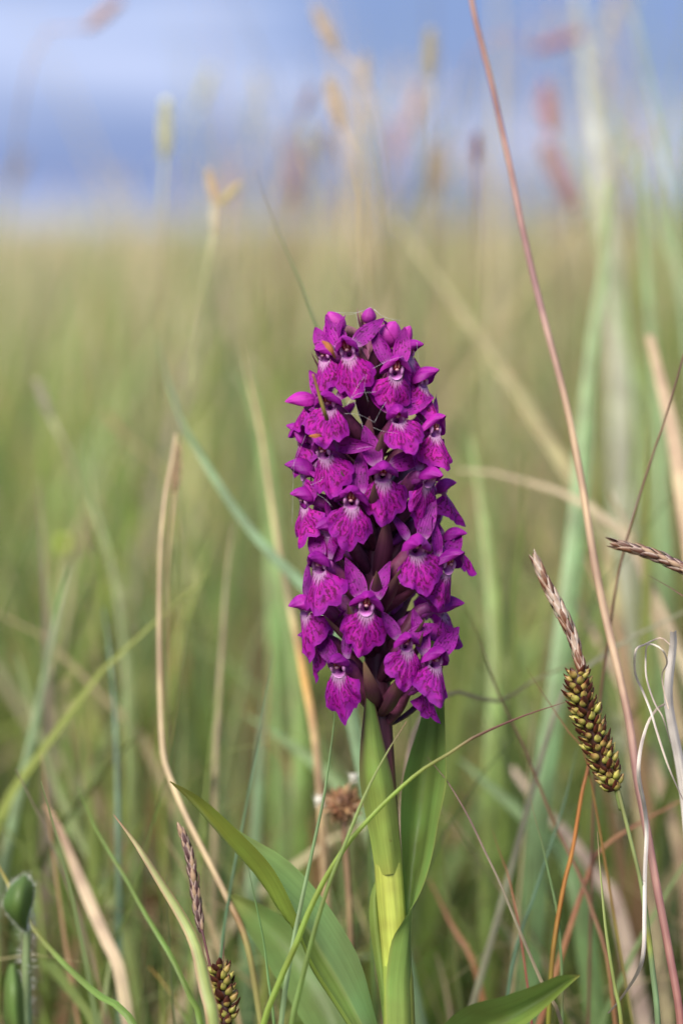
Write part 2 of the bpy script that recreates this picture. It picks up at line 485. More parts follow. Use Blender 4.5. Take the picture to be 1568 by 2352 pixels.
def blades(name, n, seed, yr, xf, Lr, Wr, lean, p_green, p_straw, curl=0.5, seg=5, xbias=0.0, zlift=0.0, pal_tip=None, gain=1.0):
    """n curved tapering blades rooted in the ground; xf = half width of the sown strip at depth y"""
    r = np.random.default_rng(seed)
    u = r.random(n)
    d0, d1 = yr[0] + D, yr[1] + D
    dist = np.sqrt(d0 ** 2 + u * (d1 ** 2 - d0 ** 2))
    y = dist - D
    x = (r.random(n) * 2 - 1 + xbias) * xf(dist)
    L = Lr[0] + (Lr[1] - Lr[0]) * r.random(n) ** 1.3
    W = Wr[0] + (Wr[1] - Wr[0]) * r.random(n)
    az = r.random(n) * 2 * math.pi
    ln = np.abs(r.normal(0, lean, n))
    cv = r.normal(0, curl, n)
    face = r.random(n) * math.pi
    k = r.random(n)
    pick = np.where(k[:, None] < p_green, GREEN[r.integers(0, len(GREEN), n)],
           np.where(k[:, None] < p_green + p_straw, STRAW[r.integers(0, len(STRAW), n)], BROWN[r.integers(0, len(BROWN), n)]))
    pick = np.minimum(0.72, pick * (0.75 + 0.5 * r.random((n, 1))) * gain)
    V = np.zeros((n, seg + 1, 2, 3)); C = np.ones((n, seg + 1, 2, 4))
    px, py, pz = x.copy(), y.copy(), np.full(n, -0.006) + zlift * r.random(n)
    ang = ln.copy()
    for s in range(seg + 1):
        t = s / seg
        w = W * 0.5 * (1 - t ** 2.2) + 0.0001
        for e, sg in ((0, -1), (1, 1)):
            V[:, s, e, 0] = px + sg * w * np.cos(face)
            V[:, s, e, 1] = py + sg * w * np.sin(face)
            V[:, s, e, 2] = pz
        tip = pick * (1 - 0.35 * t) + 0.35 * t * np.array(pal_tip or (0.40, 0.33, 0.16))
        base = tip * (0.72 + 0.28 * min(1, t * 2.5)) if False else tip
        C[:, s, :, :3] = base[:, None, :]
        step = L / seg
        px += step * np.sin(ang) * np.cos(az); py += step * np.sin(ang) * np.sin(az); pz += step * np.cos(ang)
        ang = ang + cv * 0.45
        ang = np.clip(ang, -1.9, 1.9)
        pz = np.maximum(pz, 0.001)
    vv = V.reshape(-1, 3)
    base = (np.arange(n) * (seg + 1) * 2)[:, None]
    q = []
    for s in range(seg):
        q.append(base + np.array([[2 * s, 2 * s + 1, 2 * s + 3, 2 * s + 2]]))
    q = np.stack(q, 1).reshape(-1, 4)
    me = bpy.data.meshes.new(name)
    me.vertices.add(len(vv)); me.vertices.foreach_set('co', vv.astype(np.float32).ravel())
    me.loops.add(q.size); me.loops.foreach_set('vertex_index', q.astype(np.int32).ravel())
    me.polygons.add(len(q)); me.polygons.foreach_set('loop_start', (np.arange(len(q)) * 4).astype(np.int32))
    me.polygons.foreach_set('use_smooth', np.ones(len(q), dtype=bool))
    at = me.color_attributes.new('Col', 'FLOAT_COLOR', 'POINT')
    at.data.foreach_set('color', C.reshape(-1, 4).astype(np.float32).ravel())
    me.materials.append(M_FIELD)
    me.update(); me.validate()
    return obj(name, me)

def stuff(o, label, cat='grass'): return tag(o, label, cat, kind='stuff')

near_x = lambda d: 0.14 + 0.26 * d
stuff(blades('short_turf', 2600, 1, (-0.42, 0.05), lambda d: 0.32 + 0 * d, (0.015, 0.042), (0.001, 0.0025), 0.6, 0.6, 0.2), 'short turf on the ground around the orchid')
stuff(blades('dead_thatch', 4200, 2, (0.03, 0.75), near_x, (0.03, 0.085), (0.0012, 0.0032), 1.15, 0.30, 0.25, 0.6), 'flattened dead stalks lying among the grass roots', 'thatch')
stuff(blades('near_grass', 1900, 3, (0.06, 0.32), near_x, (0.05, 0.165), (0.0014, 0.0048), 0.62, 0.80, 0.12, 0.5, gain=0.98), 'mixed green and dry grass close behind the orchid')
stuff(blades('middle_grass', 5200, 4, (0.30, 1.1), near_x, (0.08, 0.215), (0.002, 0.0055), 0.48, 0.70, 0.25, 0.45, gain=1.35), 'blurred green and straw grass in the middle distance')
stuff(blades('far_grass', 9000, 5, (1.0, 3.5), lambda d: 0.25 + 0.36 * d, (0.12, 0.25), (0.003, 0.006), 0.40, 0.38, 0.58, 0.35, 4, pal_tip=(0.66, 0.58, 0.38), gain=1.2), 'pale blurred grass across the meadow')
stuff(blades('distant_grass', 22000, 6, (3.5, 26.0), lambda d: 0.3 + 0.36 * d, (0.13, 0.255), (0.008, 0.02), 0.40, 0.22, 0.76, 0.3, 3, pal_tip=(0.70, 0.62, 0.42), gain=1.3), 'straw-coloured meadow reaching the horizon')

stuff(blades('tall_grass', 300, 8, (0.28, 1.3), lambda d: 0.05 + 0.25 * d, (0.20, 0.36), (0.0018, 0.0045), 0.16, 0.45, 0.5, 0.15, 6, xbias=0.75), 'tall blurred grass standing up into the sky')
stuff(blades('low_tufts', 2600, 9, (0.07, 0.6), near_x, (0.03, 0.08), (0.0012, 0.0036), 0.75, 0.80, 0.06, 0.6), 'low green tufts between the dead stalks')

stuff(blades('fine_grass', 220, 11, (0.015, 0.09), lambda d: 0.15 + 0 * d, (0.05, 0.115), (0.0006, 0.0014), 0.38, 0.55, 0.25, 0.35, 8), 'fine thin grass around the foot of the orchid')

# ------------------------------------------------------------------ the orchid
AX = lambda y: 868 - (1600 - y) / 880 * 18      # photo x of the stem's axis at photo height y
orchid = bpy.data.objects.new('orchid', None)
col.objects.link(orchid)
root_pt = P(916, 2352, 0.0)
orchid.location = (root_pt.x, root_pt.y, 0)
orchid.empty_display_size = 0.02
tag(orchid, 'purple marsh orchid with a dense spike of spotted flowers and keeled green leaves', 'orchid')
O_INV = Matrix.Translation(-Vector(orchid.location))

def part(name, geo, mat, parent=orchid, smooth=True):
    v, f, c, uv = geo
    me = mesh(name, v, f, uv, c, mat, smooth)
    if parent is orchid: me.transform(O_INV)
    return obj(name, me, parent)

stem_px = [(846, 735), (852, 900), (860, 1200), (868, 1600), (882, 1850), (896, 2050), (908, 2200), (916, 2352)]
stem_pts = to_ground([P(x, y, 0) for x, y in stem_px], 0.6)
DARK, OLV, LIME = (0.055, 0.014, 0.028), (0.16, 0.12, 0.05), (0.33, 0.38, 0.07)
part('stem', tube_geo(stem_pts, [(0, .0009), (0.06, .0015), (0.15, .0020), (0.35, .0022), (0.55, .0024), (0.75, .0022), (1, .0026)],
     [(0, (0.20, 0.05, 0.12)), (0.12, (0.10, 0.02, 0.05)), (0.4, DARK), (0.43, (0.09, 0.03, 0.03)), (0.48, OLV), (0.53, LIME), (1, (0.34, 0.40, 0.09))], n=80, sides=16), M_STEM)

# --- shapes of the flower's pieces, in metres; x across, y out of the flower, z up
def lip_mesh(seed):
    r = random.Random(seed)
    nu, nv = 33, 16
    ph = [r.uniform(0, 6.28) for _ in range(6)]
    fold = r.uniform(0.7, 3.0); tooth = r.uniform(0.1, 0.9); asym = r.uniform(-0.2, 0.2)
    wide = r.uniform(0.70, 1.06); long_ = r.uniform(1.0, 1.2)
    v, uv = [], []
    for j in range(nv):
        t = j / (nv - 1)
        for i in range(nu):
            u = 2 * i / (nu - 1) - 1
            au = abs(u)
            fi = u * math.radians(66) + asym
            R = 5.6 + 0.55 * math.cos(u * math.pi * 0.9) + tooth * math.exp(-(u / 0.16) ** 2)
            R -= 0.55 * math.exp(-((au - 0.30) / 0.085) ** 2)
            R -= 1.9 * max(0, au - 0.78) ** 1.2 * 4.0
            R += 0.13 * math.sin(u * 19 + ph[0]) + 0.07 * math.sin(u * 37 + ph[1])
            bx, bz = wide * R * math.sin(fi), -R * math.cos(fi) * long_ - 0.5
            ax_, az_ = 1.15 * u, -0.55 - 0.75 * math.sqrt(max(0, 1 - u * u))
            tx = t ** (1.75 - 0.4 * t)
            x = ax_ * (1 - tx) + bx * tx
            z = az_ * (1 - t) + bz * t
            y = 0.7 + 1.25 * math.sin(math.pi * min(1, t * 0.62)) - 0.5 * t
            y -= fold * (au ** 1.7) * t ** 1.4 * 1.5
            y += 0.50 * math.exp(-(u / 0.2) ** 2) * t
            y += 0.40 * t ** 2 * math.sin(u * 9 + ph[2]) + 0.24 * t ** 3 * math.sin(u * 19 + ph[3])
            y += 0.14 * t * math.sin(t * 9 + ph[4] + u * 3)
            v.append((x * 1e-3, y * 1e-3, z * 1e-3)); uv.append((i / (nu - 1), t))
    return mesh('lip', v, grid(nu, nv), uv, None, M_LIP)

def sepal_mesh(seed):
    r = random.Random(seed)
    nu, nv = 9, 16
    L, W = r.uniform(6.2, 7.8), r.uniform(1.3, 1.75)
    back, cup, tw = r.uniform(0.2, 1.6), r.uniform(0.25, 0.7), r.uniform(-0.7, 0.7)
    ph = r.uniform(0, 6.28)
    v, uv = [], []
    for j in range(nv):
        t = j / (nv - 1)
        w = W * (math.sin(math.pi * min(1, 0.10 + 0.90 * t ** 0.85)) ** 0.75) * (1 - 0.15 * t)
        if j == nv - 1: w = 0.06
        for i in range(nu):
            u = 2 * i / (nu - 1) - 1
            x, y = u * w, cup * (u * u - 0.4) * w * 0.7 + 0.06 * math.sin(t * 12 + ph + u * 2)
            a = tw * t
            x, y = x * math.cos(a) - y * math.sin(a), x * math.sin(a) + y * math.cos(a)
            v.append((x * 1e-3, (y - back * t * t) * 1e-3, L * t * 1e-3)); uv.append((i / (nu - 1), t))
    return mesh('sepal', v, grid(nu, nv), uv, None, M_SEPAL)

def hood_mesh(seed):
    r = random.Random(seed)
    nu, nv = 19, 13
    W, H, Ln = r.uniform(1.6, 2.1), r.uniform(1.3, 1.75), r.uniform(4.4, 6.2)
    droop, flare = r.uniform(0.3, 1.1), r.uniform(0.0, 0.5)
    v, uv = [], []
    for j in range(nv):
        t = j / (nv - 1)
        pr = max(0.08, math.sin(math.pi * (0.08 + 0.86 * t ** 0.9))) ** 0.75
        zc = 0.35 + 1.0 * t - droop * t * t * 1.1
        for i in range(nu):
            u = 2 * i / (nu - 1) - 1
            a = u * math.radians(118)
            fl = (1 + flare * max(0, abs(u) - 0.6) * 3) * (1 + 0.13 * math.exp(-(u / 0.14) ** 2) - 0.10 * math.exp(-((abs(u) - 0.42) / 0.1) ** 2) + 0.03 * math.sin(u * 17 + t * 5 + seed))
            x = W * pr * math.sin(a) * fl
            z = zc + H * pr * math.cos(a) * fl + 0.35 * t ** 4
            y = -1.1 + Ln * t - 1.5 * t * abs(u) ** 2.2
            if t > 0.8: x *= 1 - 1.6 * (t - 0.8) ; 
            v.append((x * 1e-3, y * 1e-3, z * 1e-3)); uv.append((i / (nu - 1), 0.25 + 0.75 * t))
    return mesh('hood', v, grid(nu, nv), uv, None, M_HOOD)

def spur_mesh():
    pts = [(0, .0009, -.0004), (0, .0001, -.0004), (0, -.0018, -.0006), (0, -.0045, -.0016), (0, -.0078, -.0038)]
    g = tube_geo([Vector(p) for p in pts], [(0, .00118), (0.05, .00095), (0.11, .00040), (0.17, .00036), (0.3, .00085), (0.8, .0009), (1, .0004)],
                 [(0, (0.46, 0.22, 0.45)), (0.06, (0.40, 0.12, 0.38)), (0.12, (0.34, 0.06, 0.32)), (0.22, (0.24, 0.03, 0.24)), (1, (0.28, 0.03, 0.28))], n=30, sides=12, cap=False)
    v, f, c, uv = g
    k = len(v); v.append(np.array(pts[-1])); c.append((0.3, 0.03, 0.3)); uv.append((0, 0))
    for i in range(12): f.append((29 * 12 + i, 29 * 12 + (i + 1) % 12, k))
    return mesh('spur', v, f, uv, c, M_PART)

def ball(cx, cy, cz, rx, ry, rz, c, nu=10, nv=7):
    v = []
    for j in range(nv):
        a = math.pi * j / (nv - 1)
        for i in range(nu):
            b = 2 * math.pi * i / nu
            v.append((cx + rx * math.sin(a) * math.cos(b), cy + ry * math.sin(a) * math.sin(b), cz + rz * math.cos(a)))
    return v, grid(nu, nv, True), [c] * len(v)

def column_mesh():
    m = MB()
    m.add(*ball(0, .0000, .0009, .0008, .0006, .0009, (0.24, 0.014, 0.04)))
    for s in (-1, 1):
        m.add(*ball(s * .00026, .00055, .0009, .00014, .00018, .00050, (0.40, 0.15, 0.13), 6, 5))
        m.add(*ball(s * .00090, .0002, .0002, .00030, .0004, .0007, (0.44, 0.18, 0.42), 6, 5))
    m.add(*ball(0, .0006, .0002, .00032, .0003, .00022, (0.46, 0.22, 0.28), 6, 5))
    return m.mesh('column', M_PART)

LIPS = [lip_mesh(i) for i in range(9)]
SEPALS = [sepal_mesh(40 + i) for i in range(10)]
HOODS = [hood_mesh(80 + i) for i in range(6)]
SPUR, COLUMN = spur_mesh(), column_mesh()

def flower_matrix(px, py, alpha, roll, tilt, s, r=0.0100):
    a = math.radians(alpha)
    pos = P(px, py, -r * math.cos(a))
    return Matrix.Translation(pos) @ Matrix.Rotation(math.pi + a, 4, 'Z') @ Matrix.Rotation(math.radians(tilt), 4, 'X') @ Matrix.Rotation(math.radians(roll), 4, 'Y') @ Matrix.Scale(s, 4)

def axis_at(z):
    """stem axis at height z"""
    for a, b in zip(stem_pts[:-1], stem_pts[1:]):
        if b.z <= z <= a.z:
            t = (z - b.z) / (a.z - b.z)
            return b.lerp(a, t)
    return stem_pts[0].copy()

def bract(base, out, length, width, rise, tipcol, seed):
    r = random.Random(seed)
    up = Vector((0, 0, 1))
    side = out.cross(up).normalized()
    nv, nu = 16, 5
    v, c, uv = [], [], []
    bend = r.uniform(-0.25, 0.25)
    for j in range(nv):
        t = j / (nv - 1)
        ang = rise[0] + (rise[1] - rise[0]) * t
        if j == 0: p = base.copy()
        else: p = p + (out * math.cos(ang) + up * math.sin(ang) + side * bend * t) * (length / (nv - 1))
        w = width * (math.sin(math.pi * (0.16 + 0.84 * t)) ** 0.9) + 0.00008
        nrm = (up * math.cos(ang) - out * math.sin(ang))
        for i in range(nu):
            u = 2 * i / (nu - 1) - 1
            v.append(p + side * (u * w) + nrm * (0.5 * w * (u * u - 0.5)))
            c.append(ramp([(0, (0.075, 0.022, 0.045)), (0.6, (0.085, 0.02, 0.05)), (1, tipcol)], t)); uv.append((i / (nu - 1), t * 1.6))
    return v, grid(nu, nv), c, uv

def make_flower(k, px, py, alpha, roll=0, tilt=0, s=1.0, sep=None, lip_rot=0, r=0.0100):
    rr = random.Random(1000 + k)
    s *= 1.04
    roll += rr.uniform(-8, 8); tilt += rr.uniform(-8, 8)
    mw = flower_matrix(px, py, alpha, roll, tilt, s, r)
    pos = mw.translation
    base = axis_at(pos.z - 0.0085 * s)
    outv = Vector((math.sin(math.radians(alpha)), -math.cos(math.radians(alpha)), 0))
    back = mw @ Vector((0, -.0012, .0004))
    back2 = mw @ Vector((0, -.0035, -.0008))
    mid = base.lerp(back, 0.45) + Vector((0, 0, 0.0002)) + outv * 0.0005
    inv = mw.inverted()
    rim = base + outv * 0.0012
    g = tube_geo([inv @ q for q in (rim, mid, back2, back)], [(0, .0009), (0.35, .0014), (0.8, .0012), (1, .0010)],
                 [(0, (0.075, 0.02, 0.04)), (0.7, (0.12, 0.025, 0.07)), (1, (0.28, 0.05, 0.26))], n=16, sides=9)
    me = mesh('flower', g[0], g[1], g[3], g[2], M_PART)
    f = obj('flower', me, orchid, O_INV @ mw)
    ls = rr.uniform(0.95, 1.08)
    obj('lip', LIPS[k % len(LIPS)], f, Matrix.Rotation(math.radians(rr.uniform(-12, 22)), 4, 'X') @ Matrix.Rotation(math.radians(lip_rot + rr.uniform(-10, 10)), 4, 'Y') @ Matrix.Rotation(math.radians(rr.uniform(-14, 14)), 4, 'Z') @ Matrix.Scale(ls, 4))
    obj('hood', HOODS[(k * 5) % len(HOODS)], f, Matrix.Rotation(math.radians(rr.uniform(-10, 16)), 4, 'X') @ Matrix.Scale(rr.uniform(0.92, 1.06), 4))
    obj('spur', SPUR, f, Matrix.Identity(4))
    obj('column', COLUMN, f, Matrix.Translation((0, .0007, 0)) @ Matrix.Scale(1.1, 4))
    angs = sep or (rr.uniform(10, 75), rr.uniform(10, 75))
    for sgn, a in zip((1, -1), angs):        # first: on the viewer's left when the flower faces the camera
        m = Matrix.Translation((sgn * .0010, -.0010, .0010)) @ Matrix.Rotation(math.radians(sgn * a), 4, 'Y') @ Matrix.Rotation(math.radians(rr.uniform(2, 30)), 4, 'X') @ Matrix.Rotation(math.radians(sgn * rr.uniform(-10, 45)), 4, 'Z')
        obj('sepal', SEPALS[(k * 3 + (0 if sgn > 0 else 4)) % len(SEPALS)], f, m)
    age = max(0.0, min(1.0, (py - 800) / 700)) * 0.8 + rr.uniform(-0.15, 0.2)
    for ch in f.children: ch.color = (age, rr.random(), 0, 1)
    # the bract that carries the flower
    low = max(0.0, min(1.0, (py - 750) / 800))
    tip = (0.10 + 0.05 * low, 0.045 + 0.05 * low, 0.05)
    off = math.radians(alpha + rr.choice((-1, 1)) * rr.uniform(30, 46))
    bo = Vector((math.sin(off), -math.cos(off), 0))
    part('bract', bract(base + Vector((0, 0, -0.0006)) + bo * 0.001, bo, rr.uniform(.011, .0135) + .003 * low, rr.uniform(.0011, .0015), (rr.uniform(0.25, 0.5), rr.uniform(0.9, 1.35)), tip, k), M_STEM)
    return f

FLOWERS = [  # photo x, y of the throat, facing (0 = camera, + = right), roll, tilt, size, sepal spread (left, right)
    (800, 808, -10, 8, 4, 1.00, (18, 55)),
    (752, 818, -42, 8, 4, 0.86, (30, 20)),
    (908, 852, 10, -4, 4, 0.92, (26, 4)),
    (932, 812, 70, -10, 8, 0.90, None),
    (962, 878, 62, -6, 0, 0.92, None),
    (757, 930, -18, 6, 0, 0.95, (30, 60)),
    (712, 925, -80, 0, 0, 0.90, None),
    (911, 960, 6, -2, 2, 0.95, (34, 70)),
    (990, 990, 48, -8, 0, 0.95, (0, 30)),
    (748, 1038, -26, 14, 0, 1.00, (20, 100)),
    (706, 1085, -70, 0, 0, 0.95, (30, 20)),
    (879, 1088, 0, 0, 0, 1.08, (20, 75)),
    (978, 1098, 36, -6, 0, 0.95, (16, 30)),
    (1012, 1125, 88, 0, 0, 0.85, None),
    (808, 1150, -8, -8, 2, 1.02, (70, -8)),
    (708, 1150, -64, 6, 0, 0.95, (50, 20)),
    (954, 1258, 8, 0, 4, 1.10, (30, 18)),
    (1022, 1298, 40, -8, 0, 1.00, (10, 45)),
    (740, 1300, -32, 6, 0, 1.02, (25, 8)),
    (708, 1395, -60, 8, 0, 1.00, (30, 10)),
    (842, 1392, -4, -4, 2, 1.02, (34, 8)),
    (781, 1532, -22, 6, 2, 1.05, (46, 2)),
    (993, 1520, 26, -4, 2, 1.02, (14, 40)),
    (930, 1480, 14, 6, 6, 0.85, (20, 70)),
    (1004, 1400, 78, -4, 0, 0.95, None),
    (760, 1215, -50, 0, 0, 0.90, None),
    (694, 1005, -88, 0, 0, 0.90, None),
    (1030, 1240, 80, 0, 0, 0.85, None),
    (730, 1470, -75, 0, 0, 0.80, None),
    (968, 1580, 60, -6, 0, 0.80, None),
    # round the back of the spike
    (790, 800, -140, 0, 0, 0.9, None), (890, 830, 150, 0, 0, 0.9, None),
    (960, 930, 125, 0, 0, 0.9, None), (750, 990, -125, 0, 0, 0.9, None), (860, 960, 178, 0, 0, 0.95, None),
    (960, 1060, 140, 0, 0, 0.95, None), (770, 1110, -145, 0, 0, 0.95, None), (880, 1130, 170, 0, 0, 0.95, None),
    (985, 1200, 122, 0, 0, 0.95, None), (735, 1240, -122, 0, 0, 0.95, None), (850, 1260, -172, 0, 0, 0.95, None),
    (960, 1350, 142, 0, 0, 0.95, None), (775, 1380, -142, 0, 0, 0.95, None), (900, 1440, 168, 0, 0, 0.95, None),
]
for k, (px, py, al, roll, tilt, s, sp) in enumerate(FLOWERS):
    make_flower(k, px, py, al, roll, tilt, s, sp)

# --- dark bracts standing in the open gap high on the spike
for i, (py, al, ln, wd) in enumerate([(985, -14, .0125, .0017), (1000, 10, .0115, .0016), (940, -4, .0120, .0016), (960, 26, .0105, .0014), (900, 4, .0110, .0014), (1080, -16, .0110, .0014), (1210, -14, .012, .0015), (1330, 18, .013, .0016), (1460, -12, .013, .0016)]):
    b = axis_at(P(AX(py), py, 0).z)
    d = Vector((math.sin(math.radians(al)), -math.cos(math.radians(al)), 0))
    part('bract', bract(b + d * .0012, d, ln, wd, (0.75, 1.45), (0.16, 0.07, 0.07), 300 + i), M_STEM)

# --- buds at the top of the spike
def bud(pxb, pyb, pxt, pyt, dz, w, seed):
    a, b = P(pxb, pyb, dz), P(pxt, pyt, dz - 0.001)
    base = axis_at(a.z - 0.002)
    ax = (b - a)
    L = ax.length
    ax.normalize()
    s1 = ax.cross(Vector((0, 1, 0))).normalized(); s2 = ax.cross(s1)
    v, c, uv = [], [], []
    nu, nv = 14, 14
    r = random.Random(seed)
    for j in range(nv):
        t = j / (nv - 1)
        w_ = w * math.sin(math.pi * (0.14 + 0.84 * t ** 0.9)) ** 0.8
        if j == nv - 1: w_ = 0.00005
        for i in range(nu):
            g = 2 * math.pi * i / nu
            rad = w_ * (1 + 0.07 * math.cos(3 * g + seed))
            v.append(a + ax * (L * t) + s1 * rad * math.cos(g) + s2 * rad * math.sin(g) * 0.9); uv.append((i / nu, 0.3 + 0.7 * t)); c.append((0, 0, 0))
    o = part('bud', (v, grid(nu, nv, True), c, uv), M_BUD)
    o.color = (0.1, 0.5, 0, 1)
    g = tube_geo([base, base.lerp(a, 0.6) + Vector((0, 0, 0.0004)), a + ax * L * 0.08], [(0, .0006), (0.6, w * 0.55), (1, w * 0.62)],
                 [(0, (0.10, 0.03, 0.06)), (0.6, (0.26, 0.11, 0.13)), (1, (0.33, 0.16, 0.16))], n=12, sides=9)
    v2, f2, c2, u2 = g
    me = mesh('ovary', v2, f2, u2, c2, M_PART); me.transform(O_INV)
    obj('ovary', me, o)
    bo = Vector((pxb - 850, 0, 0)); bo = bo.normalized() if bo.length > 8 else Vector((-0.6, -0.5, 0)).normalized()
    part('bract', bract(base, bo, L * 1.5, 0.0009, (0.9, 1.5), (0.30, 0.13, 0.14), seed), M_STEM)
bud(785, 760, 753, 716, -.004, .00165, 1)
bud(845, 742, 849, 706, -.001, .00125, 2)
bud(882, 792, 908, 738, -.004, .00225, 3)
bud(915, 800, 942, 748, .001, .0014, 4)
bud(770, 790, 745, 748, .003, .0013, 5)
bud(868, 800, 880, 765, .004, .0013, 6)
bud(822, 790, 815, 768, .003, .0011, 7)

# --- orchid leaves
def c7(x, y, dz): return P(688.9 + .3407 * x, 1550 + .3407 * y, dz)
def c6(x, y, dz): return P(.5126 * x, 1665 + .5126 * y, dz)
def c8(x, y, dz): return P(1090.8 + .4628 * x, 1263 + .4628 * y, dz)

def upper_col(u, q):
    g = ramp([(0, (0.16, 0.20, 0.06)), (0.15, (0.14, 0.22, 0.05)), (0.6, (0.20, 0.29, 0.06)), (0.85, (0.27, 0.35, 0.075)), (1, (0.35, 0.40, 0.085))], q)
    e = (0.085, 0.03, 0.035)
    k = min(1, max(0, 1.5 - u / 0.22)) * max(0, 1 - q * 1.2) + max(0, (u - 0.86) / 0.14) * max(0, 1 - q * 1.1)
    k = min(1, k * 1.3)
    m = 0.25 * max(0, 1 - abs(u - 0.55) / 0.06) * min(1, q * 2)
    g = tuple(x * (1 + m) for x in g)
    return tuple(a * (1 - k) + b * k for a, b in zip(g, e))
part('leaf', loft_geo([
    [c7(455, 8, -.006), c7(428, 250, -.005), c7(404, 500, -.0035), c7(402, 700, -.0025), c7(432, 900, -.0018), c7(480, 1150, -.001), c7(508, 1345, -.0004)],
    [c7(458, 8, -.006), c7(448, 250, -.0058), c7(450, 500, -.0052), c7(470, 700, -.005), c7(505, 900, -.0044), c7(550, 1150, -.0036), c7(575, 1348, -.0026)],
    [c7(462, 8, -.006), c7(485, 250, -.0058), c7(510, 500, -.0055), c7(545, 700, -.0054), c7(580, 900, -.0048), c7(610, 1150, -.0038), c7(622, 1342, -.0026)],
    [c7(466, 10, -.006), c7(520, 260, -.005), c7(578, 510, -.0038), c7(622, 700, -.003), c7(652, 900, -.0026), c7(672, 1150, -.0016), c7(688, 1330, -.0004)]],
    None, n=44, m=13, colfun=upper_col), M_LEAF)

def right_col(u, q):
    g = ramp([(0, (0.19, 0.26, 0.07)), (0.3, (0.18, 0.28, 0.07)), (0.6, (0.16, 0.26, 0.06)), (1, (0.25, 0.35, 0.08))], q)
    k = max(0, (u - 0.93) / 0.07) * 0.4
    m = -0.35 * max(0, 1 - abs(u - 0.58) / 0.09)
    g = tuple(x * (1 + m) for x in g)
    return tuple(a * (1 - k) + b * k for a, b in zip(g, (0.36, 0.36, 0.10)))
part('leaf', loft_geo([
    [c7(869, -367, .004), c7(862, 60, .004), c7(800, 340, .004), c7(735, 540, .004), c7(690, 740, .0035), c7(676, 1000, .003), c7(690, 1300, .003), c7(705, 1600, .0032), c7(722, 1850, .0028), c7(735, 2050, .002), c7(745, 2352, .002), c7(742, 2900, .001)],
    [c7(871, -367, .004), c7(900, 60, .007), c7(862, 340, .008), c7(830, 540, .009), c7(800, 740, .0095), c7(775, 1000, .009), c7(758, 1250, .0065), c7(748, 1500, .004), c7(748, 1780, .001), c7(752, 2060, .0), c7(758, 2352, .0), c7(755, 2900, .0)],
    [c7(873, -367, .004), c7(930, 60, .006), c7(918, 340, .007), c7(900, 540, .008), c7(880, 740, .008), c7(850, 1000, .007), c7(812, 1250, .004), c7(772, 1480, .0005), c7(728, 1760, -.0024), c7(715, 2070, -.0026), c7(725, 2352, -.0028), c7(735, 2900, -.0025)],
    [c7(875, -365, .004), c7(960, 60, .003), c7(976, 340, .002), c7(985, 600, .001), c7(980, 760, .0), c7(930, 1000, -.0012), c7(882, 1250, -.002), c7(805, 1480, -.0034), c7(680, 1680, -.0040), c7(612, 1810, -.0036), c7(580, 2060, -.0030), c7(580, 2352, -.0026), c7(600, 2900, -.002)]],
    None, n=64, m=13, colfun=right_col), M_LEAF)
# lower sheath of that leaf round the stem
sh = [c7(636, 1800, 0), c7(642, 1850, 0), c7(655, 2000, 0), c7(664, 2200, 0), c7(668, 2352, 0)]
part('leaf_sheath', tube_geo(to_ground(sh, 0.6), [(0, .0019), (0.06, .0026), (0.3, .0028), (1, .0030)], [(0, (0.32, 0.40, 0.08)), (0.4, (0.30, 0.38, 0.09)), (1, (0.30, 0.36, 0.10))], n=24, sides=16), M_LEAF)
part('leaf', loft_geo([
    [c7(505, 1390, .001), c7(472, 1500, .001), c7(466, 1650, .001), c7(490, 1850, .001), c7(530, 2100, .001), c7(560, 2352, .001), c7(600, 2650, .001)],
    [c7(510, 1390, .0), c7(500, 1500, .0), c7(508, 1650, -.0005), c7(530, 1850, -.0005), c7(560, 2100, -.001), c7(590, 2352, -.001), c7(620, 2650, .0)],
    [c7(520, 1392, .0), c7(530, 1500, .001), c7(545, 1650, .001), c7(570, 1850, .001), c7(600, 2100, .001), c7(620, 2352, .001), c7(650, 2650, .001)]],
    [(0, (0.20, 0.28, 0.06)), (1, (0.14, 0.22, 0.05))], n=24, m=7), M_LEAF)

